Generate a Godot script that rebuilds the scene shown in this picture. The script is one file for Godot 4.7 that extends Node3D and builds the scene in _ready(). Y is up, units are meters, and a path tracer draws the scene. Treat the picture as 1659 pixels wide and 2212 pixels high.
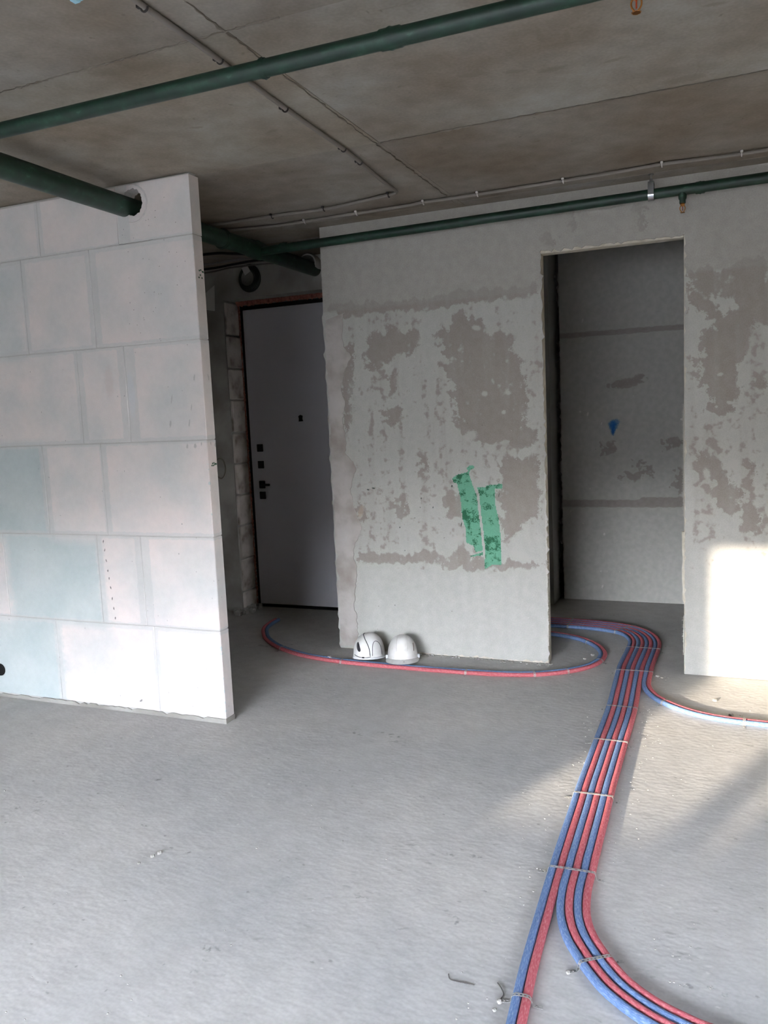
extends Node3D
# An unfinished flat: block partition, plastered wall with a passage, fire-sprinkler pipes, heating pipes on the screed, two hard hats.

const CEIL := 2.865
const ZW := -5.05      # face of the plastered wall
const ZP := -3.583     # face of the block partition
const ZH := -5.84      # face of the hall wall with the entrance door
const ZB := -6.87      # back wall of the passage
const WIN := 3.2       # inner face of the window wall

const PLASTER := [178.0, 177.0, 171.0]       # dry plaster
const UNDERCOAT := [147.0, 140.0, 133.0]     # browner undercoat where the thin top coat has come off

var used := {}
var rng := RandomNumberGenerator.new()

# ---------------------------------------------------------------- mesh building
class Geo:
	var v := PackedVector3Array()
	var n := PackedVector3Array()
	var uv := PackedVector2Array()
	var ix := PackedInt32Array()
	var o := Vector2.ZERO          # planar uv origin and scale (metres to uv)
	var s := Vector2.ONE
	var flat_y := false
	func map(p: Vector3) -> Vector2:
		if flat_y:
			return Vector2((p.x - o.x) * s.x, (p.z - o.y) * s.y)
		return Vector2((p.x + p.z + o.x) * s.x, (o.y - p.y) * s.y)
	func tri(a: Vector3, b: Vector3, c: Vector3) -> void:
		var nn := (c - a).cross(b - a).normalized()
		var k := v.size()
		for p in [a, b, c]:
			v.append(p); n.append(nn); uv.append(map(p))
		ix.append_array([k, k + 1, k + 2])
	func quad(a: Vector3, b: Vector3, c: Vector3, d: Vector3) -> void:
		tri(a, b, c); tri(a, c, d)
	func tri_out(a: Vector3, b: Vector3, c: Vector3, mid: Vector3) -> void:
		if (c - a).cross(b - a).dot((a + b + c) / 3.0 - mid) < 0.0:
			tri(a, c, b)
		else:
			tri(a, b, c)
	func quad_out(a: Vector3, b: Vector3, c: Vector3, d: Vector3, mid: Vector3) -> void:
		if (c - a).cross(b - a).dot((a + b + c + d) / 4.0 - mid) < 0.0:
			quad(a, d, c, b)
		else:
			quad(a, b, c, d)
	func box(lo: Vector3, hi: Vector3, b := 0.0) -> void:
		var m := (lo + hi) * 0.5
		var h := (hi - lo) * 0.5
		var q := Vector3(h.x - b, h.y - b, h.z - b)
		for ax in 3:
			var u := (ax + 1) % 3
			var w := (ax + 2) % 3
			for sg in [-1.0, 1.0]:
				var ps: Array[Vector3] = []
				for c in [[-1, -1], [-1, 1], [1, 1], [1, -1]]:
					var p := Vector3.ZERO
					p[ax] = sg * h[ax]; p[u] = c[0] * q[u]; p[w] = c[1] * q[w]
					ps.append(m + p)
				quad_out(ps[0], ps[1], ps[2], ps[3], m)
				if b > 0.0:
					for sg2 in [-1.0, 1.0]:       # edge between face ax and face u
						var e: Array[Vector3] = []
						for t in [-1.0, 1.0]:
							var p1 := Vector3.ZERO
							p1[ax] = sg * h[ax]; p1[u] = sg2 * q[u]; p1[w] = t * q[w]
							var p2 := Vector3.ZERO
							p2[ax] = sg * q[ax]; p2[u] = sg2 * h[u]; p2[w] = t * q[w]
							e.append(m + p1); e.append(m + p2)
						quad_out(e[0], e[1], e[3], e[2], m)
		if b > 0.0:
			for sx in [-1.0, 1.0]:
				for sy in [-1.0, 1.0]:
					for sz in [-1.0, 1.0]:
						tri_out(m + Vector3(sx * h.x, sy * q.y, sz * q.z), m + Vector3(sx * q.x, sy * h.y, sz * q.z), m + Vector3(sx * q.x, sy * q.y, sz * h.z), m)
	# polygon in x and y, from z0 (back) to z1 (front, towards +z)
	func prism(poly: PackedVector2Array, z0: float, z1: float) -> void:
		var p := poly
		if Geometry2D.is_polygon_clockwise(p):
			p = p.duplicate(); p.reverse()
		var t := Geometry2D.triangulate_polygon(p)
		for i in range(0, t.size(), 3):
			var a := p[t[i]]
			var b := p[t[i + 1]]
			var c := p[t[i + 2]]
			if (b - a).cross(c - a) > 0.0:
				var x := b
				b = c; c = x
			tri(Vector3(a.x, a.y, z1), Vector3(b.x, b.y, z1), Vector3(c.x, c.y, z1))
			tri(Vector3(a.x, a.y, z0), Vector3(c.x, c.y, z0), Vector3(b.x, b.y, z0))
		for i in p.size():
			var a := p[i]
			var b := p[(i + 1) % p.size()]
			quad(Vector3(a.x, a.y, z1), Vector3(b.x, b.y, z1), Vector3(b.x, b.y, z0), Vector3(a.x, a.y, z0))
	# smooth tube along points; radii one number or an array
	func tube(pts: Array, r, sides := 12, caps := true) -> void:
		var cnt := pts.size()
		var up := Vector3.UP
		var k0 := v.size()
		var run := 0.0
		for i in cnt:
			var a: Vector3 = pts[maxi(i - 1, 0)]
			var b: Vector3 = pts[mini(i + 1, cnt - 1)]
			var t := (b - a).normalized()
			if absf(t.dot(up)) > 0.95:
				up = Vector3.RIGHT if absf(t.x) < 0.9 else Vector3.BACK
			var x := t.cross(up).normalized()
			var y := x.cross(t).normalized()
			up = y
			if i > 0:
				run += (pts[i] as Vector3).distance_to(pts[i - 1])
			var rr: float = r[i] if r is Array else r
			for k in sides + 1:
				var an := TAU * k / sides
				var d := x * cos(an) + y * sin(an)
				v.append(pts[i] + d * rr); n.append(d); uv.append(Vector2(float(k) / sides, run))
		for i in cnt - 1:
			for k in sides:
				var a := k0 + i * (sides + 1) + k
				var b := a + 1
				var c := a + sides + 1
				ix.append_array([a, c, b, b, c, c + 1])
		if caps:
			for e in [0, cnt - 1]:
				var m: Vector3 = pts[e]
				var d: Vector3 = (pts[e] - pts[1 if e == 0 else cnt - 2])
				for k in sides:
					var a := v[k0 + e * (sides + 1) + k]
					var b := v[k0 + e * (sides + 1) + k + 1]
					tri_out(m, a, b, m - d)
	# profile of (radius, height) turned round the y axis at c
	func lathe(profile: Array, c: Vector3, sides := 24, axis := Basis.IDENTITY) -> void:
		var prof := profile.duplicate()
		var area := 0.0
		for i in prof.size():
			area += (prof[i] as Vector2).cross(prof[(i + 1) % prof.size()])
		if area < 0.0:
			prof.reverse()
		for i in prof.size() - 1:
			for k in sides:
				var a0 := TAU * k / sides
				var a1 := TAU * (k + 1) / sides
				var p: Vector2 = prof[i]
				var q: Vector2 = prof[i + 1]
				var e := (q - p).orthogonal().normalized()
				var k0 := v.size()
				for w in [[p, a0], [p, a1], [q, a1], [q, a0]]:
					v.append(c + axis * Vector3(w[0].x * cos(w[1]), w[0].y, w[0].x * sin(w[1])))
					n.append(axis * Vector3(e.x * cos(w[1]), e.y, e.x * sin(w[1])))
					uv.append(Vector2(w[1] / TAU, w[0].y))
				ix.append_array([k0, k0 + 1, k0 + 2, k0, k0 + 2, k0 + 3])
	# a smooth grid of points, rows of equal length
	func grid(rows: Array, mid: Vector3) -> void:
		var k0 := v.size()
		var w: int = rows[0].size()
		for i in rows.size():
			for j in w:
				var p: Vector3 = rows[i][j]
				var dx: Vector3 = rows[i][mini(j + 1, w - 1)] - rows[i][maxi(j - 1, 0)]
				var dy: Vector3 = rows[mini(i + 1, rows.size() - 1)][j] - rows[maxi(i - 1, 0)][j]
				var nn := dx.cross(dy).normalized()
				if nn.length() < 0.5:
					nn = (p - mid).normalized()
				if nn.dot(p - mid) < 0.0:
					nn = -nn
				v.append(p); n.append(nn); uv.append(Vector2(float(j) / (w - 1), float(i) / (rows.size() - 1)))
		for i in rows.size() - 1:
			for j in w - 1:
				var a := k0 + i * w + j
				ix.append_array([a, a + 1, a + w, a + 1, a + w + 1, a + w])
	func mesh() -> ArrayMesh:
		for i in range(0, ix.size(), 3):
			var a := ix[i]
			var b := ix[i + 1]
			var c := ix[i + 2]
			if (v[c] - v[a]).cross(v[b] - v[a]).dot(n[a] + n[b] + n[c]) < 0.0:
				ix[i + 1] = c; ix[i + 2] = b
		var arr := []
		arr.resize(Mesh.ARRAY_MAX)
		arr[Mesh.ARRAY_VERTEX] = v; arr[Mesh.ARRAY_NORMAL] = n; arr[Mesh.ARRAY_TEX_UV] = uv; arr[Mesh.ARRAY_INDEX] = ix
		var m := ArrayMesh.new()
		m.add_surface_from_arrays(Mesh.PRIMITIVE_TRIANGLES, arr)
		return m

func numbered(called: String) -> String:
	used[called] = used.get(called, -1) + 1
	return called if used[called] == 0 else "%s_%03d" % [called, used[called]]

func part(called: String, g: Geo, m: Material, parent: Node3D) -> MeshInstance3D:
	var o := MeshInstance3D.new()
	o.name = called
	o.mesh = g.mesh()
	o.material_override = m
	parent.add_child(o, true)
	return o

func thing(called: String, label: String, category: String, at := Vector3.ZERO, group := "") -> Node3D:
	var o := Node3D.new()
	o.name = numbered(called)
	add_child(o)
	o.position = at
	o.set_meta("label", label); o.set_meta("category", category)
	if group != "":
		o.set_meta("group", group)
	return o

func single(called: String, g: Geo, m: Material, label: String, category: String, group := "", at := Vector3.ZERO) -> MeshInstance3D:
	var o := MeshInstance3D.new()
	o.name = numbered(called)
	o.mesh = g.mesh()
	o.material_override = m
	add_child(o)
	o.position = at
	o.set_meta("label", label); o.set_meta("category", category)
	if group != "":
		o.set_meta("group", group)
	return o

func setting(o: Node3D) -> Node3D:
	o.set_meta("kind", "structure")
	return o

# ---------------------------------------------------------------- textures
func noise_bytes(w: int, h: int, seed_: int, freq: float, oct := 4, seamless := false, kind := FastNoiseLite.TYPE_SIMPLEX_SMOOTH) -> PackedByteArray:
	var f := FastNoiseLite.new()
	f.noise_type = kind; f.seed = seed_; f.frequency = freq; f.fractal_octaves = oct
	var im := f.get_seamless_image(w, h) if seamless else f.get_image(w, h)
	im.convert(Image.FORMAT_L8)
	return im.get_data()

func tex(im: Image) -> ImageTexture:
	return ImageTexture.create_from_image(im)

# a tile whose colour follows noise through a ramp of [position, colour] pairs
func ramp_tile(size: int, seed_: int, freq: float, oct: int, ramp: Array) -> ImageTexture:
	var nb := noise_bytes(size, size, seed_, freq, oct, true)
	var g := Gradient.new()
	g.offsets = PackedFloat32Array(ramp.map(func(r): return r[0]))
	g.colors = PackedColorArray(ramp.map(func(r): return r[1]))
	var lut := PackedByteArray()
	for i in 256:
		var c := g.sample(i / 255.0)
		lut.append_array([c.r8, c.g8, c.b8])
	var d := PackedByteArray()
	d.resize(size * size * 3)
	for i in size * size:
		var k := nb[i] * 3
		d[i * 3] = lut[k]; d[i * 3 + 1] = lut[k + 1]; d[i * 3 + 2] = lut[k + 2]
	return tex(Image.create_from_data(size, size, false, Image.FORMAT_RGB8, d))

func height_tile(size: int, parts: Array) -> ImageTexture:   # parts: [seed, freq, octaves, weight, stretch]
	var sum := PackedFloat32Array()
	sum.resize(size * size)
	for p in parts:
		var w: int = maxi(8, int(size / p[4]))
		var im := Image.create_from_data(w, size, false, Image.FORMAT_L8, noise_bytes(w, size, p[0], p[1], p[2], true))
		if w != size:
			im.resize(size, size, Image.INTERPOLATE_CUBIC)
		var b := im.get_data()
		for i in size * size:
			sum[i] += (b[i] - 128.0) * p[3]
	var d := PackedByteArray()
	d.resize(size * size)
	for i in size * size:
		d[i] = clampi(int(128.0 + sum[i]), 0, 255)
	return tex(Image.create_from_data(size, size, false, Image.FORMAT_L8, d))

# soft mask: polygons in world x, y drawn on a coarse raster, enlarged to w x h
func mask(polys: Array, x0: float, ytop: float, wm: float, hm: float, cell: float, w: int, h: int) -> PackedByteArray:
	var cw := int(wm / cell)
	var ch := int(hm / cell)
	var d := PackedByteArray()
	d.resize(cw * ch)
	for pl in polys:
		var p := poly(pl)
		var lo := p[0]
		var hi := p[0]
		for q in p:
			lo = lo.min(q); hi = hi.max(q)
		for j in range(maxi(0, int((ytop - hi.y) / cell)), mini(ch, int((ytop - lo.y) / cell) + 1)):
			for i in range(maxi(0, int((lo.x - x0) / cell)), mini(cw, int((hi.x - x0) / cell) + 1)):
				if Geometry2D.is_point_in_polygon(Vector2(x0 + (i + 0.5) * cell, ytop - (j + 0.5) * cell), p):
					d[j * cw + i] = 255
	var im := Image.create_from_data(cw, ch, false, Image.FORMAT_L8, d)
	im.resize(w, h, Image.INTERPOLATE_BILINEAR)
	return im.get_data()

func poly(a: Array) -> PackedVector2Array:
	var p := PackedVector2Array()
	for i in range(0, a.size(), 2):
		p.append(Vector2(a[i], a[i + 1]))
	return p

func blot(im: Image, px: Vector2, r: Vector2, ang: float, col: Color, a: float) -> void:
	var m := ceili(maxf(r.x, r.y)) + 1
	for j in range(-m, m + 1):
		for i in range(-m, m + 1):
			var q := Vector2(i, j).rotated(-ang) / r
			var e := 1.0 - q.length() + rng.randf_range(-0.25, 0.15)
			var x := int(px.x) + i
			var y := int(px.y) + j
			if e > 0.0 and x >= 0 and y >= 0 and x < im.get_width() and y < im.get_height():
				im.set_pixel(x, y, im.get_pixel(x, y).lerp(col, a * minf(1.0, e * 3.0)))

func mat(c: Color, rough := 0.9, t: Texture2D = null, tri := Vector3.ZERO, bump: Texture2D = null, cm := 0.1) -> StandardMaterial3D:
	var m := StandardMaterial3D.new()
	m.albedo_color = c; m.roughness = rough; m.metallic_specular = 0.3
	if t:
		m.albedo_texture = t
	if bump:
		m.heightmap_enabled = true; m.heightmap_texture = bump; m.heightmap_scale = cm
	if tri != Vector3.ZERO:
		m.uv1_triplanar = true; m.uv1_world_triplanar = true; m.uv1_scale = tri
	return m

func rgb(r: int, g: int, b: int) -> Color:
	return Color8(r, g, b)

# ---------------------------------------------------------------- curves
func smooth(a: Array, step := 0.02) -> Array:      # Catmull-Rom through Vector2 or Vector3 points, evenly spaced
	var raw := []
	for i in a.size() - 1:
		var p0 = a[maxi(i - 1, 0)]
		var p3 = a[mini(i + 2, a.size() - 1)]
		for k in 16:
			raw.append(a[i].cubic_interpolate(a[i + 1], p0, p3, k / 16.0))
	raw.append(a[a.size() - 1])
	var out := [raw[0]]
	var acc := 0.0
	for i in range(1, raw.size()):
		acc += raw[i].distance_to(raw[i - 1])
		if acc >= step:
			out.append(raw[i]); acc = 0.0
	out.append(raw[raw.size() - 1])
	return out

func v2s(a: Array) -> Array:
	var o := []
	for i in range(0, a.size(), 2):
		o.append(Vector2(a[i], a[i + 1]))
	return o

func v3s(a: Array) -> Array:
	var o := []
	for i in range(0, a.size(), 3):
		o.append(Vector3(a[i], a[i + 1], a[i + 2]))
	return o

func beside(path: Array, off: float) -> Array:      # the same path shifted to the left of its run (x, z plane seen from above)
	var o := []
	for i in path.size():
		var t: Vector2 = (path[mini(i + 2, path.size() - 1)] - path[maxi(i - 2, 0)]).normalized()
		o.append(path[i] + Vector2(t.y, -t.x) * off)
	return o

func ragged(a: Vector2, b: Vector2, step: float, amp: float, side := 1.0) -> PackedVector2Array:
	var o := PackedVector2Array()
	var cnt := maxi(2, int(a.distance_to(b) / step))
	var nn := (b - a).normalized().orthogonal() * side
	for i in cnt:
		var jag := rng.randf() * rng.randf() * amp * 1.6
		o.append(a.lerp(b, (i + (rng.randf_range(-0.3, 0.3) if i > 0 else 0.0)) / cnt) + nn * (jag if i > 0 else 0.0))
	return o

# ================================================================ scene
func _ready() -> void:
	rng.seed = 20240
	# ---- camera
	var cam := Camera3D.new()
	cam.name = "camera"
	cam.position = Vector3(0, 1.62, 0)
	cam.rotation_degrees = Vector3(-6.787, 22.954, -2.545)
	cam.fov = 63.88
	cam.near = 0.05
	add_child(cam)
	cam.make_current()
	# ---- sky, sun, exposure
	var we := WorldEnvironment.new()
	we.name = "environment"
	var env := Environment.new()
	env.background_mode = Environment.BG_SKY
	env.tonemap_mode = Environment.TONE_MAPPER_LINEAR
	env.tonemap_exposure = 1.05
	env.sdfgi_enabled = true; env.ssao_enabled = true; env.ssil_enabled = true
	var sky := Sky.new()
	var ps := ProceduralSkyMaterial.new()
	ps.sky_top_color = Color(0.77, 0.81, 0.89)
	ps.sky_horizon_color = Color(0.93, 0.93, 0.93)
	ps.sky_curve = 0.18
	ps.ground_bottom_color = Color(0.09, 0.088, 0.085)
	ps.ground_horizon_color = Color(0.16, 0.155, 0.15)
	ps.sky_energy_multiplier = 7.9
	ps.ground_energy_multiplier = 7.9
	sky.sky_material = ps
	env.sky = sky
	we.environment = env
	add_child(we)
	var sun := DirectionalLight3D.new()
	sun.name = "sun"
	var az := deg_to_rad(22.0)
	var el := deg_to_rad(9.0)
	sun.basis = Basis.looking_at(Vector3(sin(az) * cos(el), -sin(el), -cos(az) * cos(el)))
	sun.light_color = Color(1.0, 0.94, 0.86)
	sun.light_energy = 5.2
	sun.light_angular_distance = 0.85
	sun.shadow_enabled = true
	sun.sky_mode = DirectionalLight3D.SKY_MODE_LIGHT_ONLY
	add_child(sun)

	make_room()
	make_partition()
	make_plastered_wall()
	make_hall()
	make_passage()
	make_sprinkler_pipes()
	make_ceiling_cables()
	make_floor_pipes()
	make_hats()
	make_litter()

# ---------------------------------------------------------------- room shell
var plaster_bump: ImageTexture
var m_plain: StandardMaterial3D
var m_cream: StandardMaterial3D

func make_room() -> void:
	plaster_bump = height_tile(512, [[5, 0.012, 4, 0.7, 1.0], [6, 0.06, 3, 0.35, 1.0]])
	m_plain = mat(Color(1, 1, 1), 0.92, ramp_tile(512, 11, 0.008, 5, [[0.0, rgb(130, 126, 120)], [0.45, rgb(147, 144, 138)], [0.62, rgb(159, 157, 151)], [1.0, rgb(168, 166, 160)]]), Vector3(0.5, 0.5, 0.5), plaster_bump, 0.2)
	m_cream = mat(Color(1, 1, 1), 0.9, ramp_tile(256, 12, 0.02, 4, [[0.0, rgb(172, 166, 149)], [0.5, rgb(200, 194, 179)], [1.0, rgb(213, 209, 198)]]), Vector3(2, 2, 2), plaster_bump, 0.15)
	# floor: screed with trowel marks, pits and scuffs
	var w := 1300
	var h := 1456
	var b1 := noise_bytes(w, h, 21, 0.0035, 4)
	var b2 := noise_bytes(w, h, 22, 0.03, 4)
	var b3 := noise_bytes(w, h, 23, 0.25, 2)
	var d := PackedByteArray()
	d.resize(w * h * 3)
	for i in w * h:
		var t := (b1[i] - 128) * 0.07 + (b2[i] - 128) * 0.06 + (b3[i] - 128) * 0.05
		if b2[i] > 200:
			t -= (b2[i] - 200) * 0.2
		var u := (b1[i] - 128) * 0.012
		d[i * 3] = int(186 + t + u); d[i * 3 + 1] = int(184 + t); d[i * 3 + 2] = int(180 + t - u)
	var im := Image.create_from_data(w, h, false, Image.FORMAT_RGB8, d)
	var k := 260.0
	var dark := rgb(120, 118, 113)
	for q in [[-1.56, -3.68, 9, 4], [-1.62, -3.70, 12, 4], [-1.75, -3.65, 8, 4], [-1.50, -3.62, 10, 3], [-2.77, -2.555, 7, 3], [-2.83, -2.48, 4, 3], [-2.73, -2.49, 3, 3], [-2.77, -2.37, 3, 3], [-2.65, -2.60, 3, 2],
			[-1.48, -1.95, 9, 2], [-1.14, -2.35, 8, 2], [-0.80, -2.33, 3, 7], [-0.10, -2.25, 4, 3], [-0.04, -2.27, 3, 2], [0.0, -2.25, 3, 2], [0.06, -2.14, 5, 3], [-0.15, -2.10, 3, 2], [0.10, -4.05, 7, 4], [0.02, -3.95, 5, 3], [-0.2, -3.6, 4, 2],
			[-0.94, -2.7, 5, 2], [-0.85, -2.72, 6, 2], [-3.05, -4.98, 22, 10], [-2.95, -5.05, 14, 6], [-2.2, -2.52, 6, 2], [-1.9, -2.40, 5, 2], [-1.2, -3.1, 6, 2], [-1.0, -3.3, 3, 2], [-2.4, -2.9, 9, 3]]:
		for j in 5:
			var sp := Vector2(q[2], q[3]) * rng.randf_range(0.15, 0.55)
			var c := Vector2((q[0] + 4.4) * k + rng.randf_range(-0.9, 0.9) * q[2], (q[1] + 6.9) * k + rng.randf_range(-0.9, 0.9) * q[3])
			blot(im, c, sp.max(Vector2(0.9, 0.9)), rng.randf_range(-1.2, 1.2), dark, rng.randf_range(0.25, 0.6))
	for tr in [[-1.45, -1.75, -1.05, -2.75, 70], [-0.95, -2.0, -0.75, -3.3, 40], [-1.6, -3.6, -1.45, -3.75, 26], [-2.9, -2.4, -2.6, -2.65, 20], [-0.3, -2.1, 0.15, -2.9, 50], [-3.3, -3.3, -2.7, -3.5, 22]]:
		for j in tr[4]:     # trails of scuffs left by boots
			var p := Vector2(tr[0], tr[1]).lerp(Vector2(tr[2], tr[3]), rng.randf()) + Vector2(rng.randfn() * 0.06, rng.randfn() * 0.05)
			blot(im, Vector2((p.x + 4.4) * k, (p.y + 6.9) * k), Vector2(rng.randf_range(1.5, 7.0), rng.randf_range(0.8, 1.8)), rng.randf_range(-0.6, 0.4), rgb(210, 208, 203) if rng.randf() < 0.5 else rgb(136, 133, 128), rng.randf_range(0.15, 0.45))
	for i in 700:      # small pits and pale chips in the screed
		var pale := rng.randf() < 0.45
		blot(im, Vector2(rng.randf() * w, rng.randf() * h), Vector2(rng.randf_range(0.9, 2.6), rng.randf_range(0.8, 1.6)), 0.2, rgb(222, 220, 214) if pale else rgb(128, 125, 120), 0.6)
	var fb := height_tile(1536, [[31, 0.004, 4, 0.45, 1.0], [32, 0.03, 4, 0.3, 4.0], [33, 0.12, 3, 0.45, 2.0]])
	var mf := mat(Color(1, 1, 1), 0.6, tex(im), Vector3.ZERO)
	mf.metallic_specular = 0.5
	mf.heightmap_enabled = true; mf.heightmap_texture = fb; mf.heightmap_scale = 0.28
	var g := Geo.new()
	g.flat_y = true; g.o = Vector2(-4.4, -6.9); g.s = Vector2(k / w, k / h)
	g.box(Vector3(-5.7, -0.15, -7.1), Vector3(2.8, 0, 3.5))
	setting(single("floor", g, mf, "bare grey cement screed floor with scuffs", "floor"))
	# ceiling: cast concrete in sheet marks, brownish
	var cw := 1000
	var ch := 720
	var c1 := noise_bytes(cw, ch, 41, 0.006, 5)
	var c2 := noise_bytes(cw, ch, 42, 0.035, 4)
	var c3 := noise_bytes(cw, ch, 43, 0.3, 2)
	var cd := PackedByteArray()
	cd.resize(cw * ch * 3)
	for i in cw * ch:
		var t := (c1[i] - 128) * 0.13 + (c2[i] - 128) * 0.06 + (c3[i] - 128) * 0.05
		var u := (c1[i] - 128) * 0.03
		cd[i * 3] = int(134 + t - u); cd[i * 3 + 1] = int(128 + t); cd[i * 3 + 2] = int(119 + t + u)
	var cim := Image.create_from_data(cw, ch, false, Image.FORMAT_RGB8, cd)
	var ck := 200.0
	for q in [[-0.17, -3.60, 22, 9], [-0.55, -3.05, 10, 3], [-0.60, -2.95, 3, 14], [-0.52, -3.0, 3, 10], [-0.62, -3.25, 12, 5], [-0.75, -3.2, 10, 4], [-0.9, -3.15, 14, 5], [-0.4, -3.28, 9, 3], [-0.05, -3.0, 9, 3], [-1.85, -3.3, 8, 3], [-2.35, -2.75, 10, 4], [-1.3, -4.0, 5, 2], [-1.28, -3.9, 3, 5], [-0.85, -4.05, 4, 2], [-2.1, -3.1, 7, 3], [-1.95, -2.5, 40, 8], [-1.9, -4.1, 60, 14], [-2.3, -4.3, 50, 22], [-0.3, -4.6, 60, 9], [0.1, -4.7, 50, 10], [-0.2, -3.5, 40, 12]]:
		blot(cim, Vector2((q[0] + 4.3) * ck, (q[1] + 5.3) * ck), Vector2(q[2], q[3]), rng.randf_range(-0.3, 0.3), rgb(112, 104, 92), 0.4 if q[2] < 30 else 0.25)
	for i in 260:
		blot(cim, Vector2(rng.randf() * cw, rng.randf() * ch), Vector2(rng.randf_range(0.8, 2.8), rng.randf_range(0.6, 1.4)), rng.randf() * 3.0, rgb(105, 98, 88), 0.6)
	for i in 26:       # scratches
		var p := Vector2(rng.randf() * cw, rng.randf() * ch)
		var an := rng.randf() * TAU
		for s in rng.randi_range(15, 45):
			blot(cim, p, Vector2(0.9, 0.9), 0, rgb(120, 112, 101), 0.4)
			an += rng.randf_range(-0.12, 0.12)
			p += Vector2.from_angle(an)
	var ctex := tex(cim)
	var cb := height_tile(512, [[51, 0.01, 5, 0.6, 1.0], [52, 0.08, 3, 0.3, 1.0]])
	var cms := []
	for tone in [Color(1, 1, 1), Color(0.95, 0.935, 0.92), Color(0.92, 0.90, 0.88), Color(1.0, 0.985, 0.96)]:
		var m := mat(tone, 0.85, ctex, Vector3.ZERO)
		m.heightmap_enabled = true; m.heightmap_texture = cb; m.heightmap_scale = 0.5
		cms.append(m)
	var ceil_ := setting(thing("ceiling", "bare cast concrete ceiling with sheet marks", "ceiling"))
	g = Geo.new()
	g.box(Vector3(-5.7, CEIL + 0.03, -7.1), Vector3(2.8, CEIL + 0.25, 3.5))
	part("slab", g, cms[1], ceil_)
	var zs := [-7.1, -6.17, -4.92, -3.675, -2.42, -1.17, 0.08, 1.33, 2.58, 3.5]
	var xs := [-5.7, -4.0, -1.5, 1.0, 2.8]
	for i in xs.size() - 1:
		for j in zs.size() - 1:
			g = Geo.new()
			g.flat_y = true; g.o = Vector2(-4.3, -5.3); g.s = Vector2(ck / cw, ck / ch)
			var dy: float = [0.0, 0.002, 0.001, 0.003][(i * 3 + j * 5 + (i * j) % 3) % 4]
			g.box(Vector3(xs[i] + 0.0006, CEIL + dy, zs[j] + 0.0006), Vector3(xs[i + 1] - 0.0006, CEIL + 0.035, zs[j + 1] - 0.0006), 0.0008)
			part("concrete_panel", g, cms[(i + 2 * j) % 4], ceil_)
	# thin fins of cement that leaked between the sheets
	for f in [[Vector2(-1.5, -2.2), Vector2(-1.53, -4.9)], [Vector2(-1.5, -3.68), Vector2(0.5, -3.66)], [Vector2(-2.6, -2.43), Vector2(-1.3, -2.41)]]:
		g = Geo.new()
		var pts := []
		var rad := []
		var cnt := 90
		for i in cnt + 1:
			var p: Vector2 = f[0].lerp(f[1], float(i) / cnt)
			pts.append(Vector3(p.x + rng.randf_range(-0.006, 0.006), CEIL - 0.001, p.y + rng.randf_range(-0.004, 0.004)))
			rad.append(0.0015 + 0.005 * rng.randf() * rng.randf())
		g.tube(pts, rad, 6)
		part("cement_fin", g, cms[3], ceil_)
	# outer walls of the room, thick and closed; the window wall has one opening
	g = Geo.new()
	var wx0 := -3.51
	var wx1 := 0.1
	var sill := 1.05
	var head := 2.23
	g.box(Vector3(-5.7, 0, WIN), Vector3(wx0, CEIL, WIN + 0.25))
	g.box(Vector3(wx1, 0, WIN), Vector3(2.75, CEIL, WIN + 0.25))
	g.box(Vector3(wx0, 0, WIN), Vector3(wx1, sill, WIN + 0.25))
	g.box(Vector3(wx0, head, WIN), Vector3(wx1, CEIL, WIN + 0.25))
	var m_raw := mat(rgb(128, 124, 117), 0.95, null, Vector3.ZERO)
	setting(single("wall_window", g, m_raw, "plastered outer wall with the window opening", "wall"))
	g = Geo.new()
	g.box(Vector3(-5.7, 0, -3.66), Vector3(-5.5, CEIL, WIN))
	setting(single("wall_left", g, m_raw, "plastered side wall beside the block partition", "wall"))
	g = Geo.new()
	g.box(Vector3(2.5, 0, -5.14), Vector3(2.75, CEIL, -1.6))
	g.box(Vector3(2.5, 0, -1.15), Vector3(2.75, CEIL, WIN))
	g.box(Vector3(2.5, 0, -1.6), Vector3(2.75, 0.95, -1.15))
	g.box(Vector3(2.5, 2.3, -1.6), Vector3(2.75, CEIL, -1.15))
	setting(single("wall_right", g, m_plain, "plastered side wall with a narrow window beside the passage wall", "wall"))
	var wr := setting(thing("window_2", "narrow white framed window in the side wall", "window", Vector3(2.62, 0, 0)))
	for a in [[-1.6, -1.54], [-1.21, -1.15]]:
		g = Geo.new()
		g.box(Vector3(-0.03, 0.95, a[0]), Vector3(0.03, 2.3, a[1]), 0.006)
		part("frame_post", g, mat(rgb(232, 232, 230), 0.4), wr)
	for a in [[0.95, 1.01], [2.24, 2.3]]:
		g = Geo.new()
		g.box(Vector3(-0.03, a[0], -1.6), Vector3(0.03, a[1], -1.15), 0.006)
		part("frame_rail", g, mat(rgb(232, 232, 230), 0.4), wr)
	var wn := setting(thing("window_1", "white framed window in the outer wall", "window", Vector3(0, 0, WIN + 0.12)))
	var white := mat(rgb(232, 232, 230), 0.4)
	for a in [[wx0, wx0 + 0.05, sill, head], [wx1 - 0.05, wx1, sill, head], [-2.80, -2.65, sill, head], [-1.52, -1.42, sill, head]]:
		g = Geo.new()
		g.box(Vector3(a[0], a[2], -0.03), Vector3(a[1], a[3], 0.03), 0.006)
		part("frame_post", g, white, wn)
	for a in [[sill, sill + 0.05], [head - 0.05, head]]:
		g = Geo.new()
		g.box(Vector3(wx0, a[0], -0.03), Vector3(wx1, a[1], 0.03), 0.006)
		part("frame_rail", g, white, wn)
	g = Geo.new()
	g.box(Vector3(-3.03, -0.15, WIN + 1.2), Vector3(-2.73, 4.0, WIN + 1.4), 0.01)  # column added out of view, cuts the sun off beside the narrow second beam
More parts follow.
